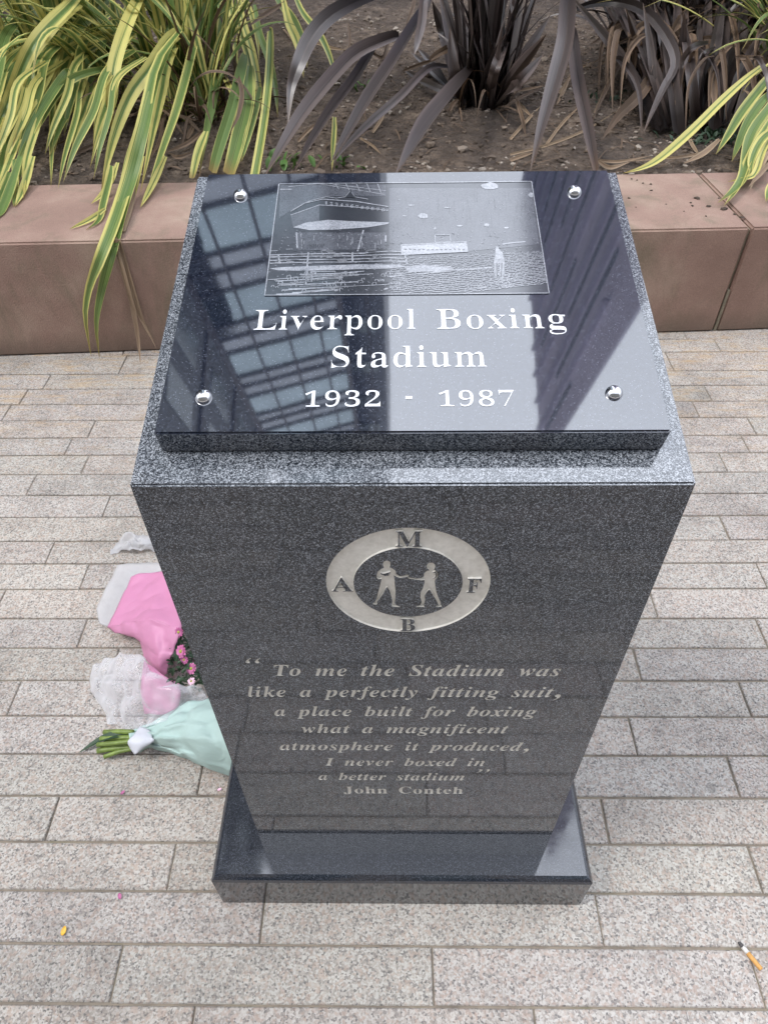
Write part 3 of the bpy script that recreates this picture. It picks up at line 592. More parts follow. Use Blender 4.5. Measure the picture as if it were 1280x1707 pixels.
GLYPH["i<"] = (380, ["113,515 73,505 40,530 48,580 88,650 153,715 164,702 118,640 102,595 120,565", "283,515 243,505 210,530 218,580 258,650 323,715 334,702 288,640 272,595 290,565"])
GLYPH = {k: (a, [[tuple(map(int, p.split(','))) for p in s.split()] for s in L]) for k, (a, L) in GLYPH.items()}
def word(txt, style, x0, x1, y, cap, track=0, slim=0):
    """outlines of txt fitted between x0 and x1 on baseline y with capital height cap"""
    x, loops = 0, []
    for ch in txt:
        if ch == ' ': x += 300 + track; continue
        adv, L = GLYPH[style + ch]
        for l in L:
            q = []
            for i, (px, py) in enumerate(l):     # slim: narrows the upright strokes
                ax, ay = l[i - 1]; bx_, by_ = l[(i + 1) % len(l)]
                dx, dy = bx_ - ax, by_ - ay
                q.append((x + px + (-slim * dy / (math.hypot(dx, dy) or 1) if slim else 0), py))
            loops.append(q)
        x += adv + track
    lo = min(p[0] for l in loops for p in l); hi = max(p[0] for l in loops for p in l)
    sx = (x1 - x0) / (hi - lo); sy = cap / 455
    return [[(x0 + (px - lo) * sx, y + py * sy) for px, py in l] for l in loops]
lines = [('To me the Stadium was', 'i', -.1585, .1810, .7184), ('like a perfectly fitting suit,', 'i', -.1984, .1903, .6698), ('a place built for boxing', 'i', -.1712, .1665, .6219),
         ('what a magnificent', 'i', -.1397, .1354, .5760), ('atmosphere it produced,', 'i', -.1757, .1700, .5262), ('I never boxed in', 'i', -.1161, .1127, .4783),
         ('a better stadium', 'i', -.1295, .0870, .4305), ('John Conteh', 'b', -.0943, .0880, .3835)]
insc_lines = [word(t, s, x0, x1, z, .0238, 24) for t, s, x0, x1, z in lines]
insc_lines[0] += word('<', 'i', -.190, -.171, .7184, .0245)
insc_lines[6] += word('>', 'i', .1035, .1225, .4290, .0245)
insc = [l for L_ in insc_lines for l in L_]
# emblem: ring with four initials and two bare-knuckle fighters
FO, FN = Vector((0, 0, 0)), Vector((0, -1, 0))
def emb(x, y):
    p = on_plane(520 + x / 4, 860 + y / 4, FO, FN)
    return (p.x, p.z)
def circ(r, n=96): return [(-.0012 + r * math.cos(2 * math.pi * k / n), .8925 + r * math.sin(2 * math.pi * k / n)) for k in range(n)]
boxer1 = [(478, 306), (492, 299), (510, 300), (522, 310), (522, 330), (517, 344), (538, 352), (556, 366), (562, 388), (584, 402), (612, 398), (632, 388), (647, 394), (643, 404), (622, 408), (588, 415), (566, 408), (546, 396), (550, 425), (551, 450), (557, 500), (556, 545), (552, 585), (566, 597), (588, 605), (582, 609), (534, 605), (530, 598), (536, 570), (528, 535), (518, 500), (503, 474), (490, 486), (474, 520), (452, 550), (434, 573), (436, 588), (428, 592), (404, 590), (406, 584), (420, 574), (432, 548), (440, 515), (452, 470), (464, 420), (444, 424), (432, 414), (432, 392), (440, 370), (462, 354), (480, 346), (474, 330), (473, 316)]
slit = [(455, 378), (472, 388), (500, 381), (522, 375), (523, 382), (505, 391), (520, 392), (512, 398), (486, 402), (478, 396), (462, 393)]
boxer2 = [(770, 320), (786, 312), (806, 313), (819, 324), (821, 342), (812, 358), (830, 370), (841, 386), (838, 408), (824, 424), (818, 436), (822, 470), (828, 505), (842, 545), (858, 580), (860, 596), (868, 605), (828, 608), (826, 602), (842, 592), (830, 565), (806, 528), (790, 500), (780, 492), (766, 508), (752, 530), (754, 560), (746, 590), (748, 608), (696, 608), (694, 602), (722, 596), (732, 575), (722, 545), (724, 512), (740, 480), (750, 450), (750, 428), (730, 430), (690, 424), (650, 420), (638, 412), (642, 405), (662, 410), (700, 416), (728, 414), (746, 404), (748, 384), (764, 368), (784, 362), (768, 350), (764, 335)]
arm2 = [(800, 378), (822, 372), (834, 388), (826, 410), (806, 420), (822, 404), (826, 388), (818, 380)]
def letter(ch, cx_, cz_, h, w):
    L = word(ch, 'b', cx_ - w / 2, cx_ + w / 2, cz_ - h / 2, h)
    return L
def lcent(x0, y0, x1, y1):
    a, b_ = emb(x0, y1), emb(x1, y0)
    return (a[0] + b_[0]) / 2, (a[1] + b_[1]) / 2, b_[1] - a[1], b_[0] - a[0]
embl = [circ(.0836), circ(.0556)] + [[emb(*p) for p in L] for L in (boxer1, slit, boxer2, arm2)]
for ch, bx in (('M', (556, 103, 737, 206)), ('A', (132, 415, 268, 505)), ('F', (1028, 420, 1132, 514)), ('B', (588, 688, 690, 768))):
    embl += letter(ch, *lcent(*bx))
# shaft: slanted top, front face carved
bm = bmesh.new()
prof = [(0, ZP), (DS, ZP), (DS, H + SS), (0, H)]
A = [bm.verts.new((-W2, y, z)) for y, z in prof]
B = [bm.verts.new((W2, y, z)) for y, z in prof]
bm.faces.new(A); bm.faces.new(B[::-1])
for i in range(4):
    j = (i + 1) % 4
    bm.faces.new((A[j], A[i], B[i], B[j]))
bmesh.ops.recalc_face_normals(bm, faces=bm.faces[:])
bmesh.ops.bevel(bm, geom=[e for e in bm.edges if max(v.co.z for v in e.verts) > ZP + .01], offset=.0018, segments=2, affect='EDGES')
front = max((f for f in bm.faces if f.normal.y < -.999), key=lambda f: f.calc_area())
fx = [v.co.x for v in front.verts]; fz = [v.co.z for v in front.verts]
rect = [(min(fx), min(fz)), (max(fx), min(fz)), (max(fx), max(fz)), (min(fx), max(fz))]
bmesh.ops.delete(bm, geom=[front], context='FACES_ONLY')
carve = insc + embl
add_fill(bm, [rect] + carve, lambda x, z: bm_v(x, 0, z))if False else None
V, F = fill([rect] + carve)
vs = [bm.verts.new((x, 0, z)) for x, z in V]
for q in F:
    f = bm.faces.new([vs[i] for i in q])
    if (vs[q[1]].co - vs[q[0]].co).cross(vs[q[2]].co - vs[q[0]].co).y > 0: f.normal_flip()
bmesh.ops.remove_doubles(bm, verts=bm.verts[:], dist=1e-5)
bm.normal_update()
for f in bm.faces:      # sloping top gets the lighter granite copy, its stronger light painted in
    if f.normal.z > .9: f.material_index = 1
shaft = from_bm('shaft', bm, [M['shaft'], M['lit_top']], mon)
def carved(name, loops, depth, m_, parent):
    b2 = bmesh.new()
    V, F = fill(loops)
    vs = [b2.verts.new((x, depth, z)) for x, z in V]
    for q in F:
        try: b2.faces.new([vs[i] for i in q])
        except ValueError: pass
    b2.normal_update()
    for f in b2.faces:
        if f.normal.y > 0: f.normal_flip()
    for L in loops:
        a = [b2.verts.new((x, .0001, z)) for x, z in L]
        c = [b2.verts.new((x, depth, z)) for x, z in L]
        for i in range(len(L)):
            j = (i + 1) % len(L)
            b2.faces.new((a[i], a[j], c[j], c[i]))
    return from_bm(name, b2, m_, parent)
for L_ in insc_lines: carved('inscription_line', L_, .0010, M['silver'], shaft)
carved('emblem', embl, .0026, M['silver'], shaft)
# plaque
sl = Vector((0, DS, SS)).normalized()
pn = Vector((0, -sl.z, sl.y))
PO = Vector((0, 0, H))
QT = .0291
def q3(x, s, t): return PO + Vector((x, 0, 0)) + sl * s + pn * t
def qxs(u, v):
    p = on_plane(u, v, PO + pn * QT, pn) - PO
    return p.x, p.dot(sl)
bm = bmesh.new()
box(bm, -.2257, .2257, .0354, .4002, .0006, QT)
bmesh.ops.bevel(bm, geom=bm.edges[:], offset=.0016, segments=2, affect='EDGES')
for v in bm.verts: v.co = q3(*v.co)
plq = from_bm('plaque', bm, M['plaque'], mon)
# lettering
SLIM = -16
ptxts = []
for t, x0, x1, s in (('Liverpool', -.1502, .0061, .1580), ('Boxing', .0262, .1502, .1575), ('Stadium', -.0735, .0711, .1098), ('1932', -.0951, -.0270, .0640), ('1987', .0254, .0930, .0636)):
    dig = t[0] in '12'
    ptxts.append(word(t, 'b', x0, x1, s, .0262 if not dig else .0262 * 455 / 640 * .93, 18 if not dig else 20, SLIM))
ptxts.append([[(-.0047, .0722), (.0014, .0722), (.0014, .0754), (-.0047, .0754)]])
for L_ in ptxts:
    bm = bmesh.new()
    V, F = fill(L_)
    vs = [bm.verts.new(q3(x, s, QT + .00035)) for x, s in V]
    for q in F: bm.faces.new([vs[i] for i in q])
    from_bm('lettering', bm, M['white'], plq)
# screws
for x, s in ((-.1842, .3603), (.1834, .3608), (-.1869, .0755), (.1822, .0773)):
    bm = bmesh.new()
    rings = []
    for r, t in ((.0078, 0), (.0078, .0012), (.0070, .0032), (.0052, .0052), (.0028, .0063)):
        rings.append([bm.verts.new(q3(x + r * math.cos(k * math.pi / 10), s + r * math.sin(k * math.pi / 10), QT + t)) for k in range(20)])
    for a, b_ in zip(rings, rings[1:]):
        for k in range(20): bm.faces.new((a[k], a[(k + 1) % 20], b_[(k + 1) % 20], b_[k]))
    bm.faces.new(rings[-1])
    from_bm('dome_screw', bm, M['chrome'], plq, True)
# etched picture of the arena: four materials on thin layers just above the polish
ec = lambda x, y: qxs(430 + x / 2.56, 290 + y / 2.56)
EX0, EX1, ES0, ES1 = -.1430, .1383, .2042, .3795
bm = bmesh.new()
def poly(pts, lvl, mi):
    try:
        vs = [bm.verts.new(q3(*p, QT + .0003 + lvl * .00012)) for p in pts]
        f = bm.faces.new(vs)
    except ValueError: return
    f.normal_update()
    if f.normal.dot(pn) < 0: f.normal_flip()
    f.material_index = mi
def clampe(p): return (min(max(p[0], EX0), EX1), min(max(p[1], ES0), ES1))
def stroke(pts, w, lvl=3, mi=2):
    pts = [clampe(p) for p in pts]
    L, Rr = [], []
    for i, p in enumerate(pts):
        a = pts[max(i - 1, 0)]; b_ = pts[min(i + 1, len(pts) - 1)]
        dx, dy = b_[0] - a[0], b_[1] - a[1]
        d = math.hypot(dx, dy) or 1
        nx, ny = -dy / d * w / 2, dx / d * w / 2
        L.append((p[0] + nx, p[1] + ny)); Rr.append((p[0] - nx, p[1] - ny))
    for i in range(len(pts) - 1): poly([L[i], L[i + 1], Rr[i + 1], Rr[i]], lvl, mi)
E_ = lambda *pts: [ec(*p) for p in pts]
re_ = random.Random(5)
poly([(EX0, ES0), (EX1, ES0), (EX1, ES1), (EX0, ES1)], 0, 0)
w0 = .0011
for a, b_ in (((EX0, ES0), (EX1, ES0)), ((EX1, ES0), (EX1, ES1)), ((EX1, ES1), (EX0, ES1)), ((EX0, ES1), (EX0, ES0))): stroke([a, b_], w0, 5)
# big canopy over the ring
poly(E_((95, 45), (545, 45), (545, 95), (410, 92), (275, 98), (150, 150), (90, 190)), 1, 1)
poly(E_((262, 130), (556, 156), (556, 205), (430, 196), (262, 205)), 1, 3)
poly(E_((140, 176), (262, 133), (262, 205), (150, 226)), 1, 1)
poly(E_((150, 228), (205, 208), (300, 196), (420, 203), (560, 206), (556, 214), (470, 228), (330, 238), (220, 240)), 2, 2)
stroke(E_((140, 160), (200, 125), (275, 108), (420, 118), (556, 140)), .0013)
stroke(E_((140, 176), (262, 133), (420, 142), (556, 156)), .0011)
stroke(E_((200, 125), (225, 114), (290, 98), (335, 104), (372, 98), (395, 72), (412, 98), (470, 108)), .0009)
poly(E_((372, 100), (392, 80), (396, 66), (400, 82), (416, 102)), 4, 3)
stroke(E_((130, 55), (260, 40), (540, 88)), .0008); stroke(E_((300, 40), (545, 72)), .0008)
for k in range(5): stroke(E_((330 + k * 45, 42), (345 + k * 45, 66 + k * 4)), .0008)
for k, ch in enumerate('123456789876'):   # scoreboard numerals round the canopy edge
    gx, gy = 285 + k * 22, 112 + k * 2.7
    p = ec(gx, gy + 19); p2 = ec(gx + 13, gy + 4)
    for L in [word(ch, 'b', p[0], p2[0], p[1], (p2[1] - p[1]) * .8)]:
        V, F = fill(L)
        for q in F: poly([V[i] for i in q], 4, 2)
stroke(E_((95, 66), (145, 66)), .0015)
# back wall, SHOP kiosk, ring posts and ropes
poly(E_((170, 250), (545, 250), (545, 320), (170, 326)), 1, 1)
poly(E_((55, 298), (152, 298), (152, 338), (55, 338)), 1, 3)
for L in [word('SHOP', 'b', *(lambda a, b_: (a[0], b_[0], a[1], .0058))(ec(220, 316), ec(285, 300)))]:
    V, F = fill(L)
    for q in F: poly([V[i] for i in q], 4, 3)
for pts in (((450, 240), (425, 330)), ((165, 250), (168, 318)), ((545, 262), (545, 290)), ((88, 345), (92, 380)), ((402, 335), (404, 376)), ((215, 335), (205, 470)), ((625, 340), (636, 385))):
    stroke(E_(*pts), .0016)
for y0, y1 in ((342, 330), (352, 344), (366, 358), (378, 372)):
    stroke(E_((52, y0 + 4), (215, y0), (420, y0 - 2), (560, y1), (640, y1 + 4)), .0013)
poly(E_((48, 404), (110, 398), (260, 392), (440, 386), (600, 388), (640, 398), (560, 404), (400, 408), (210, 414), (90, 412)), 2, 2)
poly(E_((60, 415), (200, 415), (205, 462), (70, 466)), 1, 3)
stroke(E_((225, 418), (330, 416), (330, 446), (230, 448), (225, 418)), .0011)
for k in range(16):                        # press benches and rails in front of the ring
    y = 422 + k * 5.6
    x0 = re_.uniform(40, 260); x1 = x0 + re_.uniform(120, 330)
    stroke(E_((x0, y + 8), ((x0 + x1) / 2, y + 3 + re_.uniform(-3, 3)), (min(x1, 640), y - 6)), re_.choice((.0007, .0010, .0014)))
for k in range(60):
    x, y = re_.uniform(40, 600), re_.uniform(420, 505); s_ = re_.uniform(6, 20)
    stroke(E_((x, y), (x + s_ * .2, y - s_ * .6), (x + s_, y - s_ * .6), (x + s_ * 1.1, y)), .0008)
for k in range(46):
    x, y = re_.uniform(55, 550), re_.uniform(322, 386)
    stroke(E_((x, y), (x + re_.uniform(8, 44), y - re_.uniform(-1, 2))), .0009, 3, re_.choice((2, 2, 3)))
for k in range(4): poly(E_((495 + k * 14, 462 + k * 9), (552, 458 + k * 9), (556, 464 + k * 9), (500 + k * 12, 470 + k * 9)), 2, re_.choice((2, 3)))
for k in range(40): # streaky wall texture under the canopy
    x = re_.uniform(175, 545); y = re_.uniform(252, 300)
    stroke(E_((x, y), (x + re_.uniform(-2, 2), y + re_.uniform(10, 30))), .0006, 3, re_.choice((1, 2)))
# right half: hall, stand front, seat rows, referee
poly(E_((560, 60), (1168, 60), (1200, 300), (900, 330), (560, 330)), 1, 1)
poly(E_((612, 304), (890, 290), (896, 332), (612, 346)), 2, 2)
stroke(E_((612, 304), (890, 290), (896, 332), (612, 346), (612, 304)), .0012, 4)
stroke(E_((755, 262), (818, 260), (822, 290), (757, 293), (755, 262)), .0011, 4)
for k in range(14): stroke(E_((625 + k * 19, 325 + re_.uniform(-6, 2)), (635 + k * 19, 323)), .0012, 4, 1)
for x, y, a, b_ in ((990, 52, 38, 15), (705, 180, 22, 12), (975, 218, 12, 7), (1165, 90, 12, 11), (655, 134, 14, 3), (808, 144, 14, 3), (860, 222, 12, 4), (625, 180, 8, 3), (1060, 230, 10, 4), (754, 232, 6, 7)):
    poly([ec(x + a * math.cos(t * math.pi / 6) * re_.uniform(.85, 1.1), y + b_ * math.sin(t * math.pi / 6) * re_.uniform(.85, 1.1)) for t in range(12)], 3, 2)
for row in range(21):
    y = 350 + row * 7.7
    sl_ = -.05 - row * .004
    x = 560 + re_.uniform(0, 10)
    pts = []
    while x < 1245:
        pts.append((x, y + (x - 900) * sl_ * .9 + re_.uniform(-2.6, 2.6))); x += re_.uniform(5, 9 + row * .5)
    stroke(E_(*[p for p in pts if p[1] < 508]), .00045 + row * .000025)
    for x, yy in pts:
        if re_.random() < .55 and yy < 500: stroke(E_((x, yy), (x + 3, yy - 6 - row * .2), (x + 6, yy - 2)), .00045)
stroke(E_((560, 440), (800, 415), (1000, 400)), .0014)
stroke(E_((630, 400), (700, 388), (820, 398), (850, 412), (640, 420), (630, 400)), .0012)
poly(E_((632, 402), (700, 390), (815, 400), (845, 410), (645, 418)), 2, 2)
ref = [(1013, 318), (1020, 308), (1030, 322), (1042, 336), (1048, 352), (1052, 385), (1050, 430), (1040, 448), (1030, 448), (1030, 380), (1024, 380), (1022, 440), (1012, 448), (1006, 420), (1006, 370), (1012, 345)]
poly(E_(*ref), 3, 2)
poly([ec(1028 + 15 * math.cos(t * math.pi / 6), 352 + 13 * math.sin(t * math.pi / 6)) for t in range(12)], 4, 2)
stroke(E_((1042, 300), (1090, 294), (1140, 290)), .0018); stroke(E_((1018, 380), (1020, 440)), .001, 5, 3); stroke(E_((1040, 380), (1038, 440)), .001, 5, 3)
for k in range(26):
    x, y = re_.uniform(1010, 1110), re_.uniform(425, 490)
    stroke(E_((x, y), (x + re_.uniform(-8, 8), y - re_.uniform(4, 14)), (x + re_.uniform(2, 14), y - re_.uniform(2, 12))), .001)
for k in range(60):
    x = re_.uniform(565, 1160); y = re_.uniform(60, 230)
    stroke(E_((x, y), (x + 2, y + re_.uniform(20, 60))), .00035, 3, 1)
for k in range(260):
    x, y = re_.uniform(60, 1190), re_.uniform(240, 350)
    if 610 < x < 900 and y > 285: continue
    s_ = re_.uniform(2, 7)
    stroke(E_((x, y), (x + s_, y - s_ * re_.uniform(-.3, .6)), (x + s_ * 1.4, y + s_ * .4)), .00045, 3, re_.choice((2, 3, 2)))
for k in range(200):
    x, y = re_.uniform(45, 560), re_.uniform(335, 505)
    s_ = re_.uniform(2, 9)
    stroke(E_((x, y), (x + s_, y - s_ * re_.uniform(-.2, .5))), .0005, 4, re_.choice((2, 3)))
for k in range(70):
    x, y = re_.uniform(570, 1190), re_.uniform(60, 300)
    stroke(E_((x, y), (x + re_.uniform(1, 5), y + re_.uniform(-2, 4))), .0006)
from_bm('etched_picture', bm, [M['etch_ground'], M['etch_mid'], M['etch_line'], M['etch_black']], plq)

# ------------------------------------------------------------------ planter wall
WA, WB = Vector((-1.42, 1.834, 0)), Vector((1.41, 1.984, 0))
wd = (WB - WA).normalized()
wnrm = Vector((-wd.y, wd.x, 0))
def wp(s, t, z):  # s along the wall, t into the bed, z share of the height
    p = WA + wd * s + wnrm * t
    return Vector((p.x, p.y, z * (.434 - .0113 * s)))
wall = empty('planter_wall', wp(1.3, .25, 0))
tag(wall, 'low red sandstone wall edging the raised flower bed behind the memorial', 'wall')
pj = on_plane(1252, 382, WA, wnrm)
sj = (pj - WA).dot(wd)
cuts = [sj - 5.2, sj - 3.2, sj, sj + 1.5, sj + 3.0]
for s0, s1 in zip(cuts, cuts[1:]):
    bm = bmesh.new()
    a, b_ = s0 + .005, s1 - .005
    vs = [bm.verts.new(wp(s, t, z)) for s, t, z in ((a, 0, 0), (b_, 0, 0), (b_, .52, 0), (a, .52, 0), (a, 0, 1), (b_, 0, 1), (b_, .52, 1), (a, .52, 1))]
    for q in ((3, 2, 1, 0), (4, 5, 6, 7), (0, 1, 5, 4), (1, 2, 6, 5), (2, 3, 7, 6), (3, 0, 4, 7)): bm.faces.new([vs[i] for i in q])
    bmesh.ops.bevel(bm, geom=bm.edges[:], offset=.007, segments=3, affect='EDGES')
    from_bm('stone_block', bm, M['sandstone'], wall)
bm = bmesh.new()
for s in cuts[1:-1]:
    vs = [bm.verts.new(wp(s + dx, t, z)) for dx, t, z in ((-.0052, .014, 0), (.0052, .014, 0), (.0052, .5, 0), (-.0052, .5, 0), (-.0052, .014, .97), (.0052, .014, .97), (.0052, .5, .97), (-.0052, .5, .97))]
    for q in ((3, 2, 1, 0), (4, 5, 6, 7), (0, 1, 5, 4), (2, 3, 7, 6)): bm.faces.new([vs[i] for i in q])
    vs = [bm.verts.new(wp(s + dx, t, z)) for dx, t, z in ((-.0052, .001, 0), (.0052, .001, 0), (.0052, .02, 0), (-.0052, .02, 0), (-.0052, .001, .42), (.0052, .001, .42), (.0052, .02, .42), (-.0052, .02, .42))]
    for q in ((4, 5, 6, 7), (0, 1, 5, 4)): bm.faces.new([vs[i] for i in q])
from_bm('mortar_joint', bm, M['mortar'], wall)
# back and end of the bed (out of frame)
w2 = empty('bed_back_wall', (0, 7.4, 0))
tag(w2, 'sandstone wall closing the far side of the flower bed', 'wall')
for x0, x1 in ((-6, -2), (-2, 2), (2, 6)):
    bm = bmesh.new(); box(bm, x0 + .005, x1 - .005, 7.2, 7.6, 0, .42, .008)
    from_bm('stone_block', bm, M['sandstone'], w2)

# soil of the bed
bm = bmesh.new()
nx, ny = 320, 210
def soil_z(x, y):
    p = Vector((x, y, 0))
    return .388 + .03 * noise.noise(p * 1.1) + .016 * noise.noise(p * 4) + .011 * noise.noise(p * 13) + .008 * noise.noise(p * 29) + .004 * noise.noise(p * 55) + max(0, y - 3.0) * .012
g = []
for j in range(ny + 1):
    t = j / ny
    d = .49 + (t ** 1.5) * 5.0
    row = []
    for i in range(nx + 1):
        u_ = 2 * i / nx - 1; s = 1.42 + 1.9 * u_ + 2.6 * u_ ** 5
        p = WA + wd * s + wnrm * d
        z = soil_z(p.x, p.y)
        if j < 4: z = min(z, .412) - .012 * (4 - j) / 4
        row.append(bm.verts.new((p.x, p.y, z)))
    g.append(row)
for j in range(ny):
    for i in range(nx): bm.faces.new((g[j][i], g[j][i + 1], g[j + 1][i + 1], g[j + 1][i]))
tag(from_bm('soil_bed', bm, M['soil'], None, True), kind='structure')
bm = bmesh.new()
rs = random.Random(3)
for k in range(3200):
    x, y = rs.uniform(-1.9, 2.3), 2.4 + rs.random() ** 1.3 * 3.2
    if (Vector((x, y, 0)) - WA).dot(wnrm) < .53: continue
    r = rs.uniform(.004, .013) if rs.random() < .93 else rs.uniform(.014, .024)
    mtx = Matrix.Translation((x, y, soil_z(x, y) + r * .25)) @ Matrix.Rotation(rs.uniform(0, 6), 4, 'Z') @ Matrix.Diagonal((r * rs.uniform(.8, 1.4), r * rs.uniform(.7, 1.1), r * rs.uniform(.5, .8), 1))
    res = bmesh.ops.create_icosphere(bm, subdivisions=1, radius=1, matrix=mtx)
    for v in res['verts']: v.co += Vector((rs.uniform(-1, 1), rs.uniform(-1, 1), rs.uniform(-1, 1))) * r * .18
tag(from_bm('soil_pebbles', bm, M['stone']), 'small stones and clods scattered over the soil', 'pebbles', kind='stuff')

# ------------------------------------------------------------------ flax plants
class Blades:
    def __init__(s):
        s.bm = bmesh.new()
        s.uv = s.bm.loops.layers.uv.new('UVMap')
        s.tone = s.bm.loops.layers.float_color.new('tone')
    def blade(s, pts, w, n=18, fold=.22, face=None, twist=0.0, tone=None, tip=1.0, base=.55, split=0):
        """pts: 3D control points; w: greatest width; tip: 1 pointed, 0 cut off"""
        C = catmull(pts, n)
        t0 = tone if tone is not None else rl.random()
        g0 = rl.random()
        prev = None
        rows = []
        for i, p in enumerate(C):
            v = i / n
            t = (C[min(i + 1, n)] - C[max(i - 1, 0)])
            if t.length < 1e-6: t = Vector((0, 0, 1))
            t.normalize()
            if face is not None: sd_ = t.cross((face - p).normalized())
            else:
                sd_ = t.cross(Vector((0, 0, 1)))
            if sd_.length < .15 and prev is not None: sd_ = prev.copy()
            elif sd_.length < 1e-4: sd_ = Vector((1, 0, 0))
            sd_.normalize()
            if prev is not None:
                if sd_.dot(prev) < 0: sd_ = -sd_
                sd_ = (sd_ * .6 + prev * .4)
                sd_ = (sd_ - t * sd_.dot(t)).normalized()
            prev = sd_.copy()
            a = twist * v
            nr = sd_.cross(t)
            if nr.z < 0: nr = -nr
            sd2 = sd_ * math.cos(a) + nr * math.sin(a)
            n2 = nr * math.cos(a) - sd_ * math.sin(a)
            prof = (base + (1 - base) * min(1, v / .3)) * (1 if v < .5 else max(0.02 + .98 * (1 - tip), 1 - ((v - .5) / .5) ** 1.7 * tip))
            ww = w * prof * .5
            rw = []
            for q in (-1, -.5, 0, .5, 1):
                pt = p + sd2 * ww * q + n2 * (abs(q) * fold * ww * 1.6)
                d_ = pt - WA
                tt = d_.dot(wnrm)
                if -.004 < tt < .53: pt.z = max(pt.z, .437 - .0113 * d_.dot(wd) + .003 * abs(q))
                elif -.03 < tt <= -.004 and pt.z < .43: pt -= wnrm * .004
                rw.append(s.bm.verts.new(pt))
            rows.append(rw)
        for i in range(n):
            for k in range(4):
                f = s.bm.faces.new((rows[i][k], rows[i][k + 1], rows[i + 1][k + 1], rows[i + 1][k]))
                f.smooth = True
                if k == 1:
                    for e_ in f.edges:
                        if rows[i][2] in e_.verts and rows[i + 1][2] in e_.verts: e_.smooth = False
                for l, (uu, vv) in zip(f.loops, ((k, i), (k + 1, i), (k + 1, i + 1), (k, i + 1))):
                    l[s.uv].uv = (uu / 4, vv / n)
                    l[s.tone] = (t0, g0, 0, 1)
    def hero(s, px, h, w, pre=(), **kw):
        """px: picture points of a blade, h: heights at them (first, last or one each), w: width in photo pixels"""
        if len(h) == 2: h = [h[0] + (h[1] - h[0]) * i / (len(px) - 1) for i in range(len(px))]
        P = [at(x, y, z) for (x, y), z in zip(px, h)]
        m = P[len(P) // 2]
        width = w * (m - CAM).dot(FW) / FPX
        kw.setdefault('face', Vector((CAM.x + rl.uniform(-1, 1), CAM.y, CAM.z + 1.2)))
        s.blade([Vector(p) for p in pre] + P, width, n=22, **kw)
    def done(s, name, m_, parent):
        return from_bm(name, s.bm, m_, parent)
rl = random.Random(11)
def arch(base, az, length, elev, droop, lift=0.0):
    """control points of a blade that rises from base and bends over"""
    p = Vector(base); P = [p.copy()]
    e = elev
    for k in range(6):
        d = Vector((math.cos(az) * math.cos(e), math.sin(az) * math.cos(e), math.sin(e)))
        p = p + d * length / 6
        if p.z < .41: p.z = .41 + rl.uniform(0, .02)
        P.append(p.copy())
        e -= droop / 6 * (.5 + k * .28)
        az += rl.uniform(-.08, .08)
    return P
def clump(B, base, n, az0, az1, l0, l1, e0, e1, d0, d1, w0, w1, r=.12, **kw):
    for k in range(n):
        b0 = Vector((base[0] + rl.uniform(-r, r), base[1] + rl.uniform(-r, r), soil_z(base[0], base[1]) - .01))
        B.blade(arch(b0, rl.uniform(az0, az1), rl.uniform(l0, l1), rl.uniform(e0, e1), rl.uniform(d0, d1)), rl.uniform(w0, w1), twist=rl.uniform(-.5, .5), **kw)
def sc(pts, s, ox=0, oy=0): return [(ox + x / s, oy + y / s) for x, y in pts]
c1 = lambda *p: sc(p, 2.56)
c2 = lambda *p: sc(p, 2.723, 430, 0)
c3 = lambda *p: sc(p, 2.977, 850, 0)
c4 = lambda *p: sc(p, 3.765, 0, 260)

def tall(B, cx_, cy_, n, r, az0, az1, w0, w1, l0=1.7, l1=2.3):
    for k in range(n):
        a = rl.uniform(az0, az1)
        b0_ = (cx_ + math.cos(a) * r * rl.random(), cy_ + math.sin(a) * r * rl.random(), .38)
        B.blade(arch(b0_, a, rl.uniform(l0, l1), rl.uniform(1.28, 1.52), rl.uniform(.5, 1.15)), rl.uniform(w0, w1), twist=rl.uniform(-.5, .5), base=.8)

# variegated flax at the left, draping over the wall
bx, by = at(318, 195, .39).xy
pl = empty('variegated_flax', (bx, by, .38))
tag(pl, 'yellow and green striped flax on the left with long leaves draping over the wall', 'plant')
B = Blades()
pre = [(bx, by, .38), (bx - .02, by - .05, .75)]
B.hero(c1((640, -60), (600, -20), (540, 110), (495, 250), (478, 370), (470, 480), (478, 560)), [.86, .85, .80, .72, .64, .55, .47], 22)
B.hero(c1((420, -60), (340, 0), (215, 110), (80, 290), (0, 400), (-60, 470)), [.86, .84, .8, .66, .56, .50], 25)
B.hero(c1((380, -70), (300, 20), (150, 180), (60, 380), (0, 520), (-20, 600)), [.9, .86, .78, .62, .52, .46], 22)
B.hero(c1((520, -40), (440, 10), (340, 110), (300, 190), (260, 330), (236, 400)), [.8, .78, .74, .69, .6, .55], 20)
B.hero(c1((560, 118), (495, 135), (380, 170), (270, 240), (200, 330), (130, 440), (60, 640), (0, 790), (-30, 860)), [.72, .72, .7, .66, .62, .58, .5, .45, .44], 18)
B.hero(c1((560, 345), (510, 345), (380, 380), (250, 440), (150, 520), (40, 640)), [.5, .52, .52, .49, .47, .46], 20)
B.hero(c1((520, 300), (440, 295), (320, 330), (240, 400), (180, 500), (100, 640), (40, 790)), [.6, .63, .64, .6, .56, .50, .455], 13)
B.hero(c1((300, 300), (270, 330), (150, 520), (90, 680), (30, 860)), [.66, .64, .56, .48, .445], 17)
B.hero(c1((250, 240), (200, 330), (150, 470), (110, 640), (60, 850)), [.66, .63, .57, .49, .445], 15)
B.hero(c1((200, 420), (150, 560), (110, 700), (100, 845)), [.60, .54, .48, .445], 12)
B.hero(c1((255, 250), (228, 440), (222, 600), (218, 800)), [.6, .52, .47, .436], 10)
B.hero(c1((120, 430), (60, 560), (10, 700), (-40, 850)), [.56, .5, .46, .44], 18)
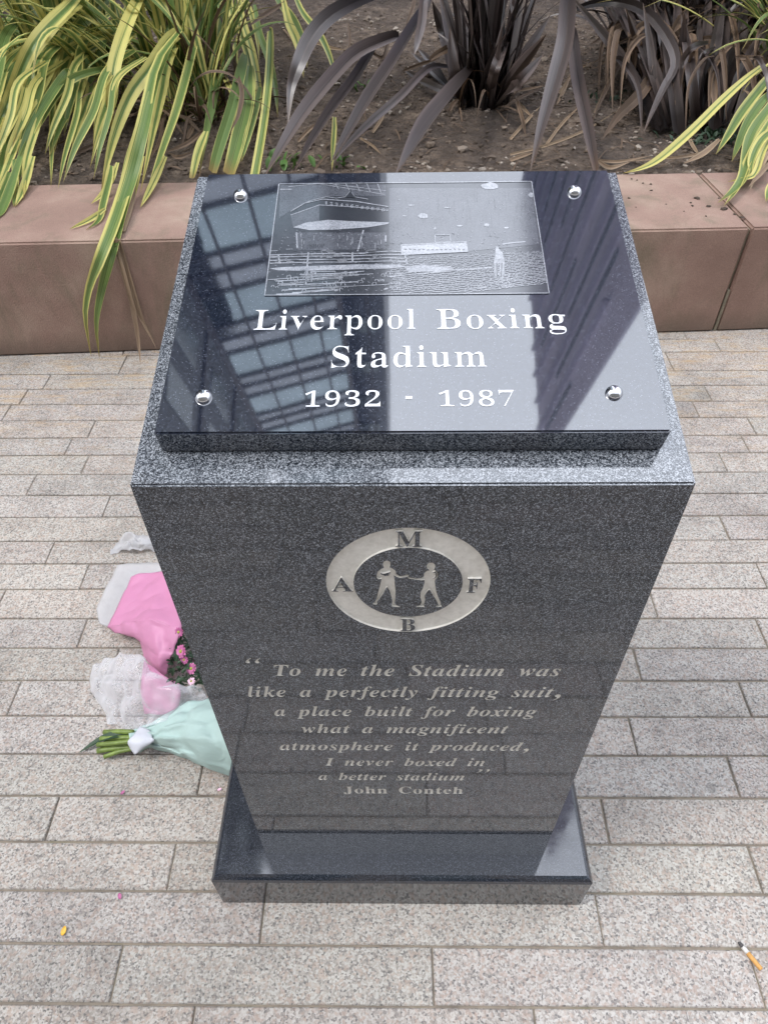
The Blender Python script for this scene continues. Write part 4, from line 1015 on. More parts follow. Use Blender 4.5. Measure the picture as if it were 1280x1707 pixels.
B.hero(c1((800, 122), (780, 130), (720, 170), (640, 290), (560, 400), (500, 540), (460, 680), (430, 830)), [.72, .73, .73, .68, .62, .54, .48, .445], 22)
B.hero(c1((740, 150), (710, 200), (640, 380), (590, 560), (540, 700), (490, 900)), [.72, .71, .62, .53, .48, .443], 15)
B.hero(c1((790, 122), (775, 133), (720, 250), (690, 400), (650, 580), (600, 819)), [.7, .7, .65, .57, .49, .44], 18)
B.hero(c1((960, 0), (920, 10), (850, 90), (820, 220), (790, 340), (750, 480), (700, 620), (640, 800), (610, 860)), [.72, .73, .72, .67, .61, .55, .49, .443, .44], 15)
B.hero(c1((955, 40), (950, 80), (940, 200), (910, 400), (880, 560), (850, 740)), [.66, .66, .61, .52, .46, .425], 17)
B.hero(c1((1150, 128), (1155, 140), (1150, 300), (1130, 500), (1090, 740), (1085, 760)), [.62, .62, .55, .47, .43, .43], 15, tip=.2)
B.hero(c1((1045, 230), (1035, 270), (990, 450), (930, 640), (905, 735)), [.6, .59, .51, .45, .43], 18, tip=.3)
B.hero(c1((1064, 280), (1060, 320), (1050, 450), (1010, 620), (975, 745)), [.56, .55, .5, .45, .43], 26, tip=.35)
B.hero(c1((945, 300), (960, 330), (1010, 430), (1045, 510)), [.56, .55, .51, .47], 9)
B.hero(c1((1110, 370), (1090, 460), (1050, 600), (1030, 690)), [.5, .48, .45, .43], 14)
B.hero(c1((880, 560), (850, 640), (820, 760)), [.5, .47, .43], 15, tip=.4)
# the long pair hanging down the wall face
B.hero([(300, 52), (262, 105), (240, 200), (222, 270), (208, 320), (191, 372), (168, 430), (150, 480), (143, 530), (152, 594)], [.74, .74, .64, .53, .47, .455, .40, .27, .16, .02], 24)
B.hero([(292, 60), (262, 130), (240, 220), (222, 290), (205, 345), (189, 410), (170, 485), (161, 540), (166, 598)], [.72, .71, .62, .51, .455, .42, .26, .14, .01], 20)
B.hero(c4((700, 60), (690, 130), (650, 290), (620, 400), (540, 465)), [.5, .48, .445, .437, .434], 12)
B.hero(c4((740, 40), (700, 150), (640, 240), (570, 300)), [.5, .47, .445, .44], 10)
B.hero(c4((660, 330), (560, 400), (435, 458)), [.445, .44, .437], 9)
B.hero(c4((900, 0), (860, 160), (820, 300), (770, 450), (760, 480)), [.52, .47, .444, .435, .43], 9)
B.hero(c4((1040, 0), (985, 120), (930, 230), (880, 322)), [.52, .47, .445, .438], 11)
B.hero(c4((210, 0), (150, 200), (95, 318)), [.5, .45, .438], 13)
B.hero(c4((130, 0), (60, 220), (0, 360), (-30, 400)), [.52, .46, .438, .436], 16)
B.hero(c4((90, 20), (100, 200), (85, 320)), [.5, .45, .438], 12)
B.hero(c4((60, 100), (20, 230), (-40, 330)), [.48, .45, .44], 16)
for k in range(16):     # further blades of the same mass, left of the stems
    x = rl.uniform(-40, 230); y = rl.uniform(-40, 90)
    L = rl.uniform(90, 200); a = rl.uniform(.25, .75)
    P = [(x + 40, y - 40), (x, y), (x - L * .25 * a, y + L * .35), (x - L * .55 * a, y + L * .7), (x - L * .75 * a, y + L)]
    h0 = rl.uniform(.56, .76)
    B.hero(P, [h0, h0, h0 - .05, h0 - .11, h0 - .18], rl.uniform(11, 20))
for k in range(26):     # blades arching over behind the draping ones
    x = rl.uniform(-60, 520); y = rl.uniform(-30, 60)
    L = rl.uniform(80, 190); a = (x - 330) / 330 + rl.uniform(-.35, .25)
    P = [(x - a * 30, y - 50), (x, y), (x + L * .35 * a, y + L * .3), (x + L * .6 * a, y + L * .65), (x + L * .7 * a, y + L)]
    h0 = rl.uniform(.50, .66)
    B.hero(P, [h0, h0, h0 - .04, h0 - .08, h0 - .12], rl.uniform(8, 15))
for k in range(46):
    a = rl.uniform(math.pi * .45, math.pi * 1.15)
    B.blade(arch((bx + rl.uniform(-.16, .16), by + rl.uniform(-.12, .16), .38), a, rl.uniform(.7, 1.25), rl.uniform(.9, 1.45), rl.uniform(1.0, 2.1)), rl.uniform(.022, .042), twist=rl.uniform(-.5, .5))
clump(B, (bx, by), 22, math.pi * .1, math.pi * .5, .6, 1.1, 1.0, 1.45, .8, 1.8, .022, .036, .12)
clump(B, (bx - .5, by + .25), 42, math.pi * .4, math.pi * 1.5, .7, 1.3, .8, 1.4, 1.1, 2.3, .022, .042, .16)
for k in range(46):     # more blades hanging over the wall at the far left
    xa, ya = rl.uniform(-30, 210), rl.uniform(10, 150)
    L = rl.uniform(110, 210); a = rl.uniform(.28, .62)
    yb = min(ya + L, rl.uniform(250, 345))
    L = yb - ya
    P = [(xa + 46, ya - 34), (xa, ya), (xa - L * .2 * a, ya + L * .35), (xa - L * .5 * a, ya + L * .7), (xa - L * .68 * a, yb)]
    h0 = rl.uniform(.56, .70)
    h1 = .445 if yb > 285 else .46
    B.hero(P, [h0, h0, h0 * .7 + h1 * .3, h0 * .35 + h1 * .65, h1], rl.uniform(8, 16))
tall(B, bx, by, 34, .2, .2, 2.6, .028, .05)
tall(B, bx - .6, by + .15, 40, .25, .6, 3.8, .028, .05)
B.done('foliage', M['variegated'], pl)
D = Blades()
for pts, h, w in ((c1((470, 590), (330, 650), (180, 725)), (.43, .40), 7), (c1((440, 520), (300, 590), (160, 650)), (.41, .4), 4), (c1((790, 325), (700, 400), (640, 470)), (.5, .46), 7),
                  (c1((880, 545), (800, 610), (700, 650)), (.43, .41), 7), (c1((885, 460), (780, 440), (700, 430)), (.48, .48), 4), (c1((985, 250), (1030, 380), (1020, 480), (985, 560)), (.58, .5), 8),
                  (c1((1010, 140), (960, 260), (930, 330)), (.6, .55), 6), (c1((1230, 0), (1130, 60), (1060, 110)), (.6, .58), 7), (c1((700, 500), (680, 600), (640, 680)), (.46, .43), 6),
                  (c1((820, 650), (760, 670), (720, 650)), (.42, .41), 6), (c1((1090, 400), (1120, 500), (1160, 620)), (.48, .43), 6), (c1((760, 470), (720, 560), (640, 660)), (.47, .43), 6)):
    D.hero(pts, list(h), w)
for k in range(70):
    a = rl.uniform(-math.pi * 1.05, math.pi * .2)
    D.blade(arch((bx + rl.uniform(-.2, .2), by + rl.uniform(-.16, .16), .39), a, rl.uniform(.25, .6), rl.uniform(.3, 1.2), rl.uniform(1.2, 2.6)), rl.uniform(.010, .022), twist=rl.uniform(-1, 1))
for k in range(22):
    a = rl.uniform(0, 6.28)
    D.blade(arch((bx + rl.uniform(-.1, .25), by + rl.uniform(-.1, .2), .39), a, rl.uniform(.3, .7), rl.uniform(1.1, 1.5), rl.uniform(.3, 1.2)), rl.uniform(.014, .026), twist=rl.uniform(-1, 1))
D.done('withered_leaves', M['brown'], pl)
D = Blades()
D.hero(c4((745, 520), (760, 640), (820, 870), (850, 1040), (872, 1200), (882, 1310)), [.43, .36, .23, .14, .055, .012], 8, base=.9)
D.hero(c4((735, 560), (775, 720), (820, 870), (890, 1020), (980, 1205)), [.42, .31, .23, .14, .045], 8, base=.9)
D.hero(c4((770, 470), (815, 330), (870, 130)), [.436, .445, .47], 8, base=.9)
D.done('dry_stalk', M['straw'], pl)

# dark bronze flax behind the plaque
bx, by = at(805, 182, .39).xy
pl = empty('bronze_flax', (bx, by, .38))
tag(pl, 'dark bronze flax in the middle of the bed, lilac grey leaves arching above the plaque', 'plant')
B = Blades()
b0 = (bx, by, .39)
def base_to(px, h): return [b0, tuple((Vector(b0) * .5 + at(*px, h) * .5) + Vector((0, 0, .12)))]
B.hero(c2((640, -60), (470, -5), (330, 70), (240, 170), (185, 290), (150, 400), (136, 560)), [.82, .82, .80, .75, .68, .6, .5], 27, tip=.95)
B.hero(c2((760, 20), (720, 100), (620, 270), (500, 450), (400, 620), (330, 740)), [.68, .68, .65, .6, .54, .5], 23, fold=.6)
B.hero(c2((640, 165), (600, 172), (450, 240), (330, 360), (200, 520), (100, 680), (30, 800)), [.66, .67, .66, .63, .58, .52, .49], 25, fold=.4)
B.hero(c2((520, 230), (500, 260), (430, 370), (330, 500), (230, 660), (160, 790)), [.6, .6, .58, .55, .5, .47], 18, fold=.6)
B.hero(c2((860, 300), (800, 298), (740, 335), (650, 430), (500, 560), (400, 660), (340, 740)), [.5, .56, .58, .57, .53, .5, .47], 13)
B.hero(c2((1000, 280), (960, 340), (880, 440), (780, 560), (700, 680), (620, 800)), [.52, .58, .62, .63, .62, .6], 36, fold=.55)
B.hero(c2((770, -60), (752, -5), (742, 100), (722, 190), (708, 250)), [.86, .84, .78, .73, .69], 15)
B.hero(c2((800, -50), (780, 0), (750, 110)), [.84, .82, .76], 8)
B.hero(c2((1190, -40), (1160, 0), (1150, 60)), [.84, .82, .78], 11)
B.hero(c2((1110, -20), (1060, 60), (1000, 180), (930, 330)), [.72, .7, .64, .54], 12)
# the two broad blades crossing to the right of the plaque top
B.hero(c3((300, -70), (290, -5), (276, 200), (230, 380), (160, 620), (100, 850)), [.86, .84, .75, .66, .54, .46], 29, fold=.5)
B.hero(c3((300, 150), (312, 190), (340, 400), (390, 640), (430, 850)), [.68, .67, .61, .55, .52], 21, tip=.6, fold=.6)
for a, b_, c_ in (((980, 480), (900, 250), (820, -40)), ((990, 480), (930, 220), (915, -60)), ((1000, 470), (985, 250), (1000, -40)), ((1020, 470), (1060, 250), (1100, -40)), ((1040, 470), (1130, 250), (1210, -30)),
                  ((1060, 480), (1170, 320), (1310, 150)), ((1070, 470), (1200, 260), (1330, 60)), ((1050, 470), (1150, 200), (1260, -30)), ((960, 480), (890, 330), (870, 120)), ((1010, 480), (1010, 200), (1050, -40)),
                  ((1080, 490), (1180, 380), (1300, 240)), ((930, 470), (860, 200), (790, 0)), ((950, 480), (930, 300), (950, 60)), ((1030, 480), (1080, 300), (1160, 100))):
    B.hero(c2(a, b_, c_), [.40, .56 + rl.uniform(-.03, .05), .72 + rl.uniform(-.05, .06)], rl.uniform(15, 25), base=.8, fold=.5)
for a, b_, c_ in (((880, 430), (760, 370), (640, 300)), ((870, 400), (780, 310), (690, 230)), ((860, 390), (790, 290), (720, 210)), ((900, 440), (820, 400), (720, 360))):
    B.hero(c2(a, b_, c_), [.42, .45, .46], 12)
for k in range(40):
    a = rl.uniform(0, 6.28) if k < 22 else rl.uniform(.1, math.pi - .1)
    B.blade(arch((bx + rl.uniform(-.11, .11), by + rl.uniform(-.08, .1), .39), a, rl.uniform(.35, 1.3) if a < math.pi else rl.uniform(.2, .45), rl.uniform(1.1, 1.5), rl.uniform(.2, 1.1)), rl.uniform(.018, .034), twist=rl.uniform(-.6, .6), base=.8)
tall(B, bx, by, 26, .12, -.2, math.pi + .2, .03, .05, 1.5, 2.1)
B.done('foliage', M['bronze'], pl)
D = Blades()
D.hero(c2((780, 270), (830, 235), (960, 180), (1060, 150), (1170, 85)), [.56, .58, .6, .62, .62], 12)
D.hero(c2((660, 320), (740, 290), (830, 260)), [.47, .5, .54], 6)
D.hero(c2((1110, 60), (1030, 180), (1000, 260), (1060, 220)), [.62, .58, .55, .55], 8)
D.hero(c2((520, 240), (570, 255), (600, 160), (640, 190)), [.6, .58, .62, .6], 6)
D.hero(c2((712, -20), (700, 40), (668, 122)), [.7, .68, .64], 6)
D.hero(c2((1280, 400), (1180, 450), (1080, 510)), [.42, .43, .41], 6)
D.hero(c2((1170, 450), (1200, 540), (1215, 620)), [.44, .42, .4], 6)
D.hero(c2((410, 100), (416, 180), (405, 250)), [.5, .46, .43], 4)
for k in range(14):
    D.blade(arch((bx + rl.uniform(-.15, .15), by + rl.uniform(-.12, .12), .39), rl.uniform(0, 6.28), rl.uniform(.2, .5), rl.uniform(.2, 1.2), rl.uniform(1.0, 2.4)), rl.uniform(.008, .018), twist=rl.uniform(-1, 1))
D.done('withered_leaves', M['brown'], pl)

# ---- withered bronze flax at the right
bx, by = at(1150, 120, .39).xy
pl = empty('bronze_flax', (bx, by, .38))
tag(pl, 'half withered bronze flax at the right with many brown split hanging leaves', 'plant')
B = Blades()
B.hero(c3((330, 40), (420, 15), (540, 8), (680, 60), (790, 200), (822, 320), (760, 440), (700, 570), (664, 656)), [.70, .72, .73, .72, .66, .60, .54, .49, .46], 17)
B.hero(c3((560, 20), (640, 60), (700, 150), (718, 260), (700, 360)), [.7, .69, .65, .6, .55], 8)
for k in range(60):
    a = rl.uniform(-.6, math.pi + .7)
    fw_ = math.sin(a) < 0
    B.blade(arch((bx + rl.uniform(-.2, .2), by + rl.uniform(-.12, .16), .39), a, rl.uniform(.3, .6) if fw_ else rl.uniform(.5, 1.3), rl.uniform(.7, 1.45), rl.uniform(.4, 1.7)), rl.uniform(.018, .034), twist=rl.uniform(-.6, .6), base=.8)
D = Blades()
for pts, h, w in ((c3((650, 80), (540, 140), (400, 218)), (.6, .62, .58), 15), (c3((860, 200), (770, 290), (640, 470), (540, 570), (450, 700)), (.56, .54, .49, .45, .42), 19),
                  (c3((980, 200), (1000, 260), (1010, 420), (1016, 575)), (.62, .6, .53, .47), 17), (c3((1120, 210), (1200, 260), (1260, 330), (1290, 400)), (.6, .59, .55, .51), 15),
                  (c3((1145, -10), (1110, 100), (1070, 215)), (.7, .66, .6), 9), (c3((640, 100), (560, 290), (470, 460), (400, 620)), (.56, .5, .45, .42), 7), (c3((850, 100), (720, 150), (600, 190), (500, 230)), (.58, .58, .57, .55), 10),
                  (c3((1080, 215), (980, 190), (880, 215)), (.6, .62, .58), 9), (c3((830, 300), (920, 240), (1010, 200)), (.56, .58, .6), 8), (c3((920, 30), (1000, 35), (1070, 40)), (.66, .67, .68), 7),
                  (c3((1120, 280), (1180, 285), (1260, 275)), (.6, .6, .6), 7), (c3((860, 330), (850, 430), (840, 540)), (.52, .47, .43), 9), (c3((900, 420), (905, 500), (890, 580)), (.47, .44, .41), 7), (c3((990, 380), (950, 480), (920, 580)), (.5, .46, .42), 7)):
    D.hero(pts, list(h), w)
for k in range(110):
    a = rl.uniform(-.3, math.pi + .3) if k < 60 else rl.uniform(0, 6.28)
    L = rl.uniform(.5, 1.1) if k < 60 else rl.uniform(.2, .5)
    B.blade(arch((bx + rl.uniform(-.34, .42), by + rl.uniform(-.16, .5), .39), a, L, rl.uniform(.8, 1.5), rl.uniform(.2, 1.5)), rl.uniform(.016, .034), twist=rl.uniform(-.8, .8), base=.85)
for k in range(34):     # stiff dark blades fanning up from the base
    x0 = rl.uniform(1090, 1230); y0 = rl.uniform(165, 225)
    x2 = x0 + (x0 - 1150) * rl.uniform(.6, 1.8) + rl.uniform(-60, 60); y2 = rl.uniform(-60, 20)
    B.hero([(x0, y0), ((x0 * .6 + x2 * .4), (y0 + y2) / 2), (x2, y2)], [.40, .56 + rl.uniform(-.04, .05), .74 + rl.uniform(-.06, .06)], rl.uniform(13, 23), base=.85, fold=.5)
for k in range(64):     # brown blades folded over and hanging
    x, y = rl.uniform(1020, 1290), rl.uniform(-20, 110)
    L = rl.uniform(50, 130); s_ = rl.choice((-1, 1)) * rl.uniform(.1, .7)
    h0 = rl.uniform(.58, .72)
    (D if rl.random() < .8 else B).hero([(x - s_ * 40, y - 8), (x, y), (x + s_ * L * .4, y + L * .35), (x + s_ * L * .5, y + L)], [h0 - .02, h0, h0 - .06, h0 - .16], rl.uniform(5, 15), fold=.5, twist=rl.uniform(-1, 1))
for dx in (0, 14, 28):  # split hanging strands
    D.hero(c3((680 + dx, 60), (770 + dx, 180), (800 + dx, 300), (790 + dx * .6, 440)), [.71, .65, .59, .54], 4)
tall(B, bx, by + .1, 80, .3, -.5, math.pi + .3, .03, .05, 1.4, 2.1)
B.done('foliage', M['bronze'], pl)
for k in range(150):
    a = rl.uniform(0, 6.28)
    D.blade(arch((bx + rl.uniform(-.28, .32), by + rl.uniform(-.2, .25), .39), a, rl.uniform(.25, .65), rl.uniform(.4, 1.4), rl.uniform(.8, 2.8)), rl.uniform(.008, .024), twist=rl.uniform(-1.2, 1.2))
D.done('withered_leaves', M['brown'], pl)

# small variegated flax at the right edge
bx, by = at(1330, 150, .39).xy
pl = empty('variegated_flax', (bx, by, .38))
tag(pl, 'small yellow striped flax at the right edge leaning over the wall corner', 'plant')
B = Blades()
B.hero(c3((1260, 320), (1170, 390), (1050, 500), (900, 650), (750, 780), (660, 830), (560, 858)), [.6, .58, .54, .49, .44, .425, .42], 15)
B.hero(c3((1330, 340), (1280, 390), (1160, 540), (1080, 670), (1020, 765)), [.58, .56, .5, .45, .43], 17)
B.hero(c3((1320, 440), (1250, 500), (1180, 600), (1130, 720), (1100, 800)), [.54, .52, .48, .44, .42], 15)
B.hero(c3((1320, 480), (1280, 540), (1190, 680), (1160, 860), (1110, 940), (1030, 1005)), [.54, .53, .47, .44, .436, .425], 19)
B.hero(c3((1310, 560), (1240, 680), (1180, 800), (1130, 930), (1060, 1022)), [.52, .48, .45, .435, .424], 14)
B.hero(c3((1340, 600), (1260, 740), (1220, 850), (1180, 880), (1080, 900)), [.5, .47, .45, .44, .428], 11)
B.hero(c3((1340, 860), (1290, 930), (1270, 1000)), [.46, .44, .42], 12)
B.hero(c3((1340, 620), (1250, 690), (1200, 790), (1195, 880)), [.52, .49, .46, .44], 16)
clump(B, (bx, by), 55, math.pi * .3, math.pi * 1.35, .5, 1.1, .7, 1.4, .9, 2.2, .020, .036, .14)
tall(B, bx, by + .05, 26, .14, .3, 3.4, .026, .042, 1.3, 1.9)
B.done('foliage', M['variegated'], pl)
D = Blades()
for pts, h, w in ((c3((1320, 700), (1240, 830), (1190, 940)), (.48, .45, .425), 9), (c3((1340, 760), (1250, 850), (1180, 930)), (.47, .45, .43), 8), (c3((1290, 620), (1190, 470), (1140, 440)), (.5, .5, .48), 4), (c3((1040, 690), (960, 760), (860, 810)), (.43, .42, .41), 10), (c3((1000, 730), (900, 770), (560, 800)), (.42, .415, .41), 5)):
    D.hero(pts, list(h), w)
clump(D, (bx - .1, by - .1), 40, 0, 6.28, .2, .6, .3, 1.3, .8, 2.5, .008, .02, .18)
D.done('withered_leaves', M['straw'], pl)

# low green plants on the soil
def low_plant(name, label, px, h, n, size, m_, spread):
    p = at(*px, h)
    e = empty(name, p)
    tag(e, label, 'plant')
    B = Blades()
    for k in range(n):
        q = Vector((p.x + rl.gauss(0, spread), p.y + rl.gauss(0, spread * .7), 0)); q.z = soil_z(q.x, q.y)
        a = rl.uniform(0, 6.28); L = rl.uniform(.6, 1.3) * size; el = rl.uniform(.2, 1.2)
        d = Vector((math.cos(a) * math.cos(el), math.sin(a) * math.cos(el), math.sin(el)))
        B.blade([q, q + d * L * .5 + Vector((0, 0, L * .1)), q + d * L], L * rl.uniform(.3, .5), n=6, base=.4)
    B.done('leaves', m_, e)
low_plant('weed', 'bright green weed sprouting from the soil just above the plaque edge', (482, 270), .39, 14, .06, M['weed'], .04)
low_plant('weed', 'pale green weed sprouting between the bronze leaves left of the plaque centre', (568, 268), .39, 10, .05, M['weed'], .05)
low_plant('weed', 'small weed beside the striped leaf tip above the etched picture', (590, 150), .39, 8, .05, M['weed'], .05)
low_plant('ivy_patch', 'low dark green leafy plant under the right hand flax', (1195, 225), .39, 160, .035, M['ivy'], .10)
low_plant('ivy_patch', 'sparse dark green seedlings among straw at the foot of the withered flax', (1030, 165), .39, 40, .03, M['ivy'], .10)
st_ = Blades()
st_.hero([(557, 195), (557, 215), (555, 245), (553, 285)], [.43, .45, .44, .40], 9, base=.8)
o = st_.done('fallen_leaf', M['variegated'], None)
tag(o, 'short pale yellow leaf standing in the soil above the etched picture', 'leaf')

# dry straws lying on the soil
straws = [((0, 690), (80, 600), (155, 520)), ((0, 765), (180, 720), (370, 645), (545, 540)), ((0, 795), (60, 772), (115, 755)), ((20, 490), (60, 530), (110, 580)), ((400, 790), (540, 800), (700, 770)), ((240, 460), (330, 350), (420, 300)),
          ((180, 715), (260, 610), (350, 520)), ((420, 560), (480, 420), (520, 330)), ((890, 690), (910, 730), (940, 770)), ((0, 450), (90, 440), (180, 420)), ((440, 800), (500, 830), (600, 800)), ((300, 370), (260, 460), (230, 520))]
for i, s_ in enumerate(straws):
    D = Blades()
    px = c3(*s_)
    D.hero(px, [soil_z(*at(*p, .39).xy) + .012 for p in px], rl.uniform(4, 7), base=.9)
    tag(D.done('dry_leaf', M['straw'], None), 'thin dry straw coloured leaf lying on the soil beneath the dark flax', 'dead leaf', 'dry leaves lying on the soil')
for s_ in (((465, 625), (520, 660), (560, 700)), ((270, 195), (330, 215), (400, 225)), ((115, 130), (140, 160), (165, 195)), ((180, 640), (240, 580), (300, 540)), ((520, 600), (560, 540), (575, 500))):
    D = Blades()
    px = c2(*s_)
    D.hero(px, [soil_z(*at(*p, .39).xy) + .012 for p in px], rl.uniform(4, 7), base=.9)
    tag(D.done('dry_leaf', M['straw'], None), 'thin dry straw coloured leaf lying on the soil beneath the dark flax', 'dead leaf', 'dry leaves lying on the soil')
D = Blades()
for k in range(420):
    x, y = rl.uniform(-1.9, 2.2), 2.42 + rl.random() ** 1.4 * 2.6
    if (Vector((x, y, 0)) - WA).dot(wnrm) < .55: continue
    if rl.random() < .45: x = rl.uniform(.5, 2.2)
    a = rl.uniform(0, 6.28); L = rl.uniform(.04, .2)
    p = Vector((x, y, soil_z(x, y) + .006)); q = p + Vector((math.cos(a), math.sin(a), 0)) * L; q.z = soil_z(q.x, q.y) + .008
    mid = (p + q) / 2 + Vector((rl.uniform(-.01, .01), rl.uniform(-.01, .01), rl.uniform(.002, .015)))
    D.blade([p, mid, q], rl.uniform(.003, .008), n=5, base=.9)
tag(D.done('leaf_litter', M['brown'], None), 'brown leaf litter and broken straws strewn over the soil', 'leaf litter', kind='stuff')

# crumbs of dirt on the wall top
bm = bmesh.new()
for x, y, r in ((1160, 330, 5), (1152, 338, 3), (1155, 343, 3), (1181, 344, 4), (1207, 349, 6), (1223, 357, 3), (1237, 362, 4), (1085, 307, 3), (1085, 317, 3), (1048, 330, 3), (1062, 300, 2), (1052, 298, 2), (1176, 360, 2), (1071, 305, 2), (1198, 330, 2), (1110, 340, 1.5), (1140, 352, 1.5), (1060, 345, 1.5)):
    p = at(x, y, .42)
    s_ = (p - WA).dot(wd)
    z = .434 - .0113 * s_
    p = at(x, y, z)
    r = r * (p - CAM).dot(FW) / FPX
    for j in range(3):
        q = Matrix.Translation((p.x + rl.uniform(-.5, .5) * r, p.y + rl.uniform(-.5, .5) * r, z + r * .2)) @ Matrix.Diagonal((r * rl.uniform(.4, .9), r * rl.uniform(.4, .9), r * rl.uniform(.25, .5), 1))
        res = bmesh.ops.create_icosphere(bm, subdivisions=1, radius=1, matrix=q)
        for v in res['verts']: v.co += Vector((rl.uniform(-1, 1), rl.uniform(-1, 1), 0)) * r * .15
tag(from_bm('dirt_crumbs', bm, M['dirt']), 'dark crumbs of dirt scattered on the right part of the wall top', 'dirt', kind='stuff')

# ------------------------------------------------------------------ bouquets
def sheet(name, grid, m_, parent, sub=10, crumple=.004, cs=18.0, thick=.0007, seed=0, pleat=0, pk=0, lin=0.0):
    """grid: rows of (px, py, h) control points -> smooth crumpled sheet of paper"""
    G = [[at(*p) for p in row] for row in grid]
    def curve(P, n):
        C = catmull(P, n)
        if lin:     # stiff paper keeps straight runs and sharp folds
            for i in range(n + 1):
                t = i / n * (len(P) - 1); k = min(int(t), len(P) - 2)
                C[i] = C[i].lerp(Vector(P[k]).lerp(Vector(P[k + 1]), t - k), lin)
        return C
    rows = [curve(r, sub * (len(r) - 1)) for r in G]
    cols = [curve([r[i] for r in rows], sub * (len(rows) - 1)) for i in range(len(rows[0]))]
    bm = bmesh.new()
    vs = []
    so = Vector((seed * 3.7, seed * 1.3, 0))
    nr_, nc_ = len(cols[0]) - 1, len(cols) - 1
    for jj, c_ in enumerate(cols):
        out = []
        for ii, p in enumerate(c_):
            vd = noise.voronoi(p * cs * 1.1 + so)[0]
            crease = min(.5, vd[1] - vd[0])
            d = Vector((0, 0, (crease - .25) * crumple * 2.6)) + noise.noise_vector(p * cs + so) * crumple + noise.noise_vector(p * cs * 2.7 + so) * crumple * .45
            r_ = 1 - abs(noise.noise(p * cs * .8 + so * 2)) * 2
            q = p + d + Vector((0, 0, r_ * crumple * .5))
            if pleat:   # gathers that radiate from the tied neck
                th_ = ii / nr_ * pk + .6 * noise.noise(Vector((ii / nr_ * 7, seed, 0)))
                q.z += pleat * (abs((th_ % 1) - .5) * 4 - 1) * max(0, 1 - jj / nc_ * 1.1) * min(1, .25 + jj / nc_ * 4)
            q.z = max(q.z, .003)
            out.append(bm.verts.new(q))
        vs.append(out)
    for i in range(len(vs) - 1):
        for j in range(len(vs[0]) - 1):
            f = bm.faces.new((vs[i][j], vs[i + 1][j], vs[i + 1][j + 1], vs[i][j + 1]))
            f.smooth = True
    bmesh.ops.recalc_face_normals(bm, faces=bm.faces[:])
    o = from_bm(name, bm, m_, parent)
    if thick:
        md = o.modifiers.new('thickness', 'SOLIDIFY'); md.thickness = thick; md.offset = 0
    return o
def flower(px, py, h, r, tilt, m_, parent):
    c_ = at(px, py, h)
    nrm = (Vector(tilt)).normalized()
    q = nrm.to_track_quat('Z', 'Y').to_matrix().to_4x4()
    bm = bmesh.new()
    for ring, (k_, rr, lift) in enumerate(((11, 1, .15), (9, .72, .4))):
        for k in range(k_):
            a = k * 2 * math.pi / k_ + ring * .3 + rl.uniform(-.1, .1)
            ca, sa = math.cos(a), math.sin(a)
            L = r * rr * rl.uniform(.9, 1.08); w_ = r * .24
            P = []
            for t, ww in ((.15, .4), (.5, 1), (.85, .8), (1, .25)):
                z = lift * r * t * (1.2 - .6 * t)
                for sg in (-1, 1):
                    x_, y_ = t * L, sg * ww * w_
                    P.append(bm.verts.new(Matrix.Translation(c_) @ q @ Vector((x_ * ca - y_ * sa, x_ * sa + y_ * ca, z))))
            for i in range(3): bm.faces.new((P[2 * i], P[2 * i + 1], P[2 * i + 3], P[2 * i + 2]))
    f = from_bm('flower', bm, m_, parent)
    bm = bmesh.new()
    bmesh.ops.create_uvsphere(bm, u_segments=12, v_segments=6, radius=1, matrix=Matrix.Translation(c_) @ q @ Matrix.Translation((0, 0, r * .12)) @ Matrix.Diagonal((r * .3, r * .3, r * .16, 1)))
    from_bm('flower_centre', bm, M['flower_eye'], f, True)

# pink bouquet
pk = empty('flower_bouquet', at(262, 1090, 0))
tag(pk, 'pink paper bouquet of small pink flowers in clear cellophane beside the memorial', 'bouquet')
sheet('tissue_lining', [[(197, 941, .03), (235, 938, .035), (268, 939, .05), (305, 945, .06)], [(180, 975, .025), (215, 985, .03), (250, 995, .04), (300, 1000, .05)], [(160, 1015, .012), (190, 1020, .02), (230, 1030, .03), (290, 1040, .04)], [(166, 1040, .006), (195, 1050, .012), (225, 1062, .02), (280, 1075, .03)]], M['tissue'], pk, 8, .0025, 12, .0005, 1, 0, 0, .9)
sheet('pink_wrapper', [[(219, 962, .055), (245, 955, .065), (272, 951, .08), (306, 948, .09)], [(206, 990, .05), (236, 988, .066), (270, 985, .085), (312, 985, .10)], [(190, 1022, .045), (225, 1018, .07), (262, 1012, .095), (312, 1015, .11)], [(179, 1045, .035), (216, 1038, .075), (253, 1031, .115), (300, 1052, .12)]], M['pink_paper'], pk, 12, .0034, 17, .0007, 2, 0, 0, .85)
sheet('pink_wrapper', [[(179, 1045, .035), (216, 1038, .075), (253, 1031, .115), (300, 1052, .12)], [(192, 1055, .03), (224, 1055, .07), (258, 1060, .10), (297, 1072, .105)], [(228, 1058, .025), (243, 1080, .06), (265, 1090, .085), (288, 1092, .085)], [(243, 1098, .022), (253, 1105, .05), (268, 1110, .065), (282, 1108, .06)], [(258, 1122, .02), (264, 1126, .035), (271, 1128, .045), (279, 1124, .045)]], M['pink_paper'], pk, 12, .0042, 17, .0007, 2, 0, 0, .85)
B = Blades()
for k in range(330):
    x, y = rl.uniform(282, 345), rl.uniform(1050, 1150)
    if x < 286 + abs(y - 1095) * .05 or y > 1150 - (345 - x) * .10 or y < 1050 + (310 - x) * .6: continue
    p = at(x, y, rl.uniform(.03, .10))
    a = rl.uniform(0, 6.28); el = rl.uniform(.1, 1.2); L = rl.uniform(.010, .024)
    d = Vector((math.cos(a) * math.cos(el), math.sin(a) * math.cos(el), math.sin(el)))
    B.blade([p, p + d * L * .5 + Vector((0, 0, L * .12)), p + d * L], L * .42, n=6, base=.3)
B.done('leaves', M['ivy'], pk)
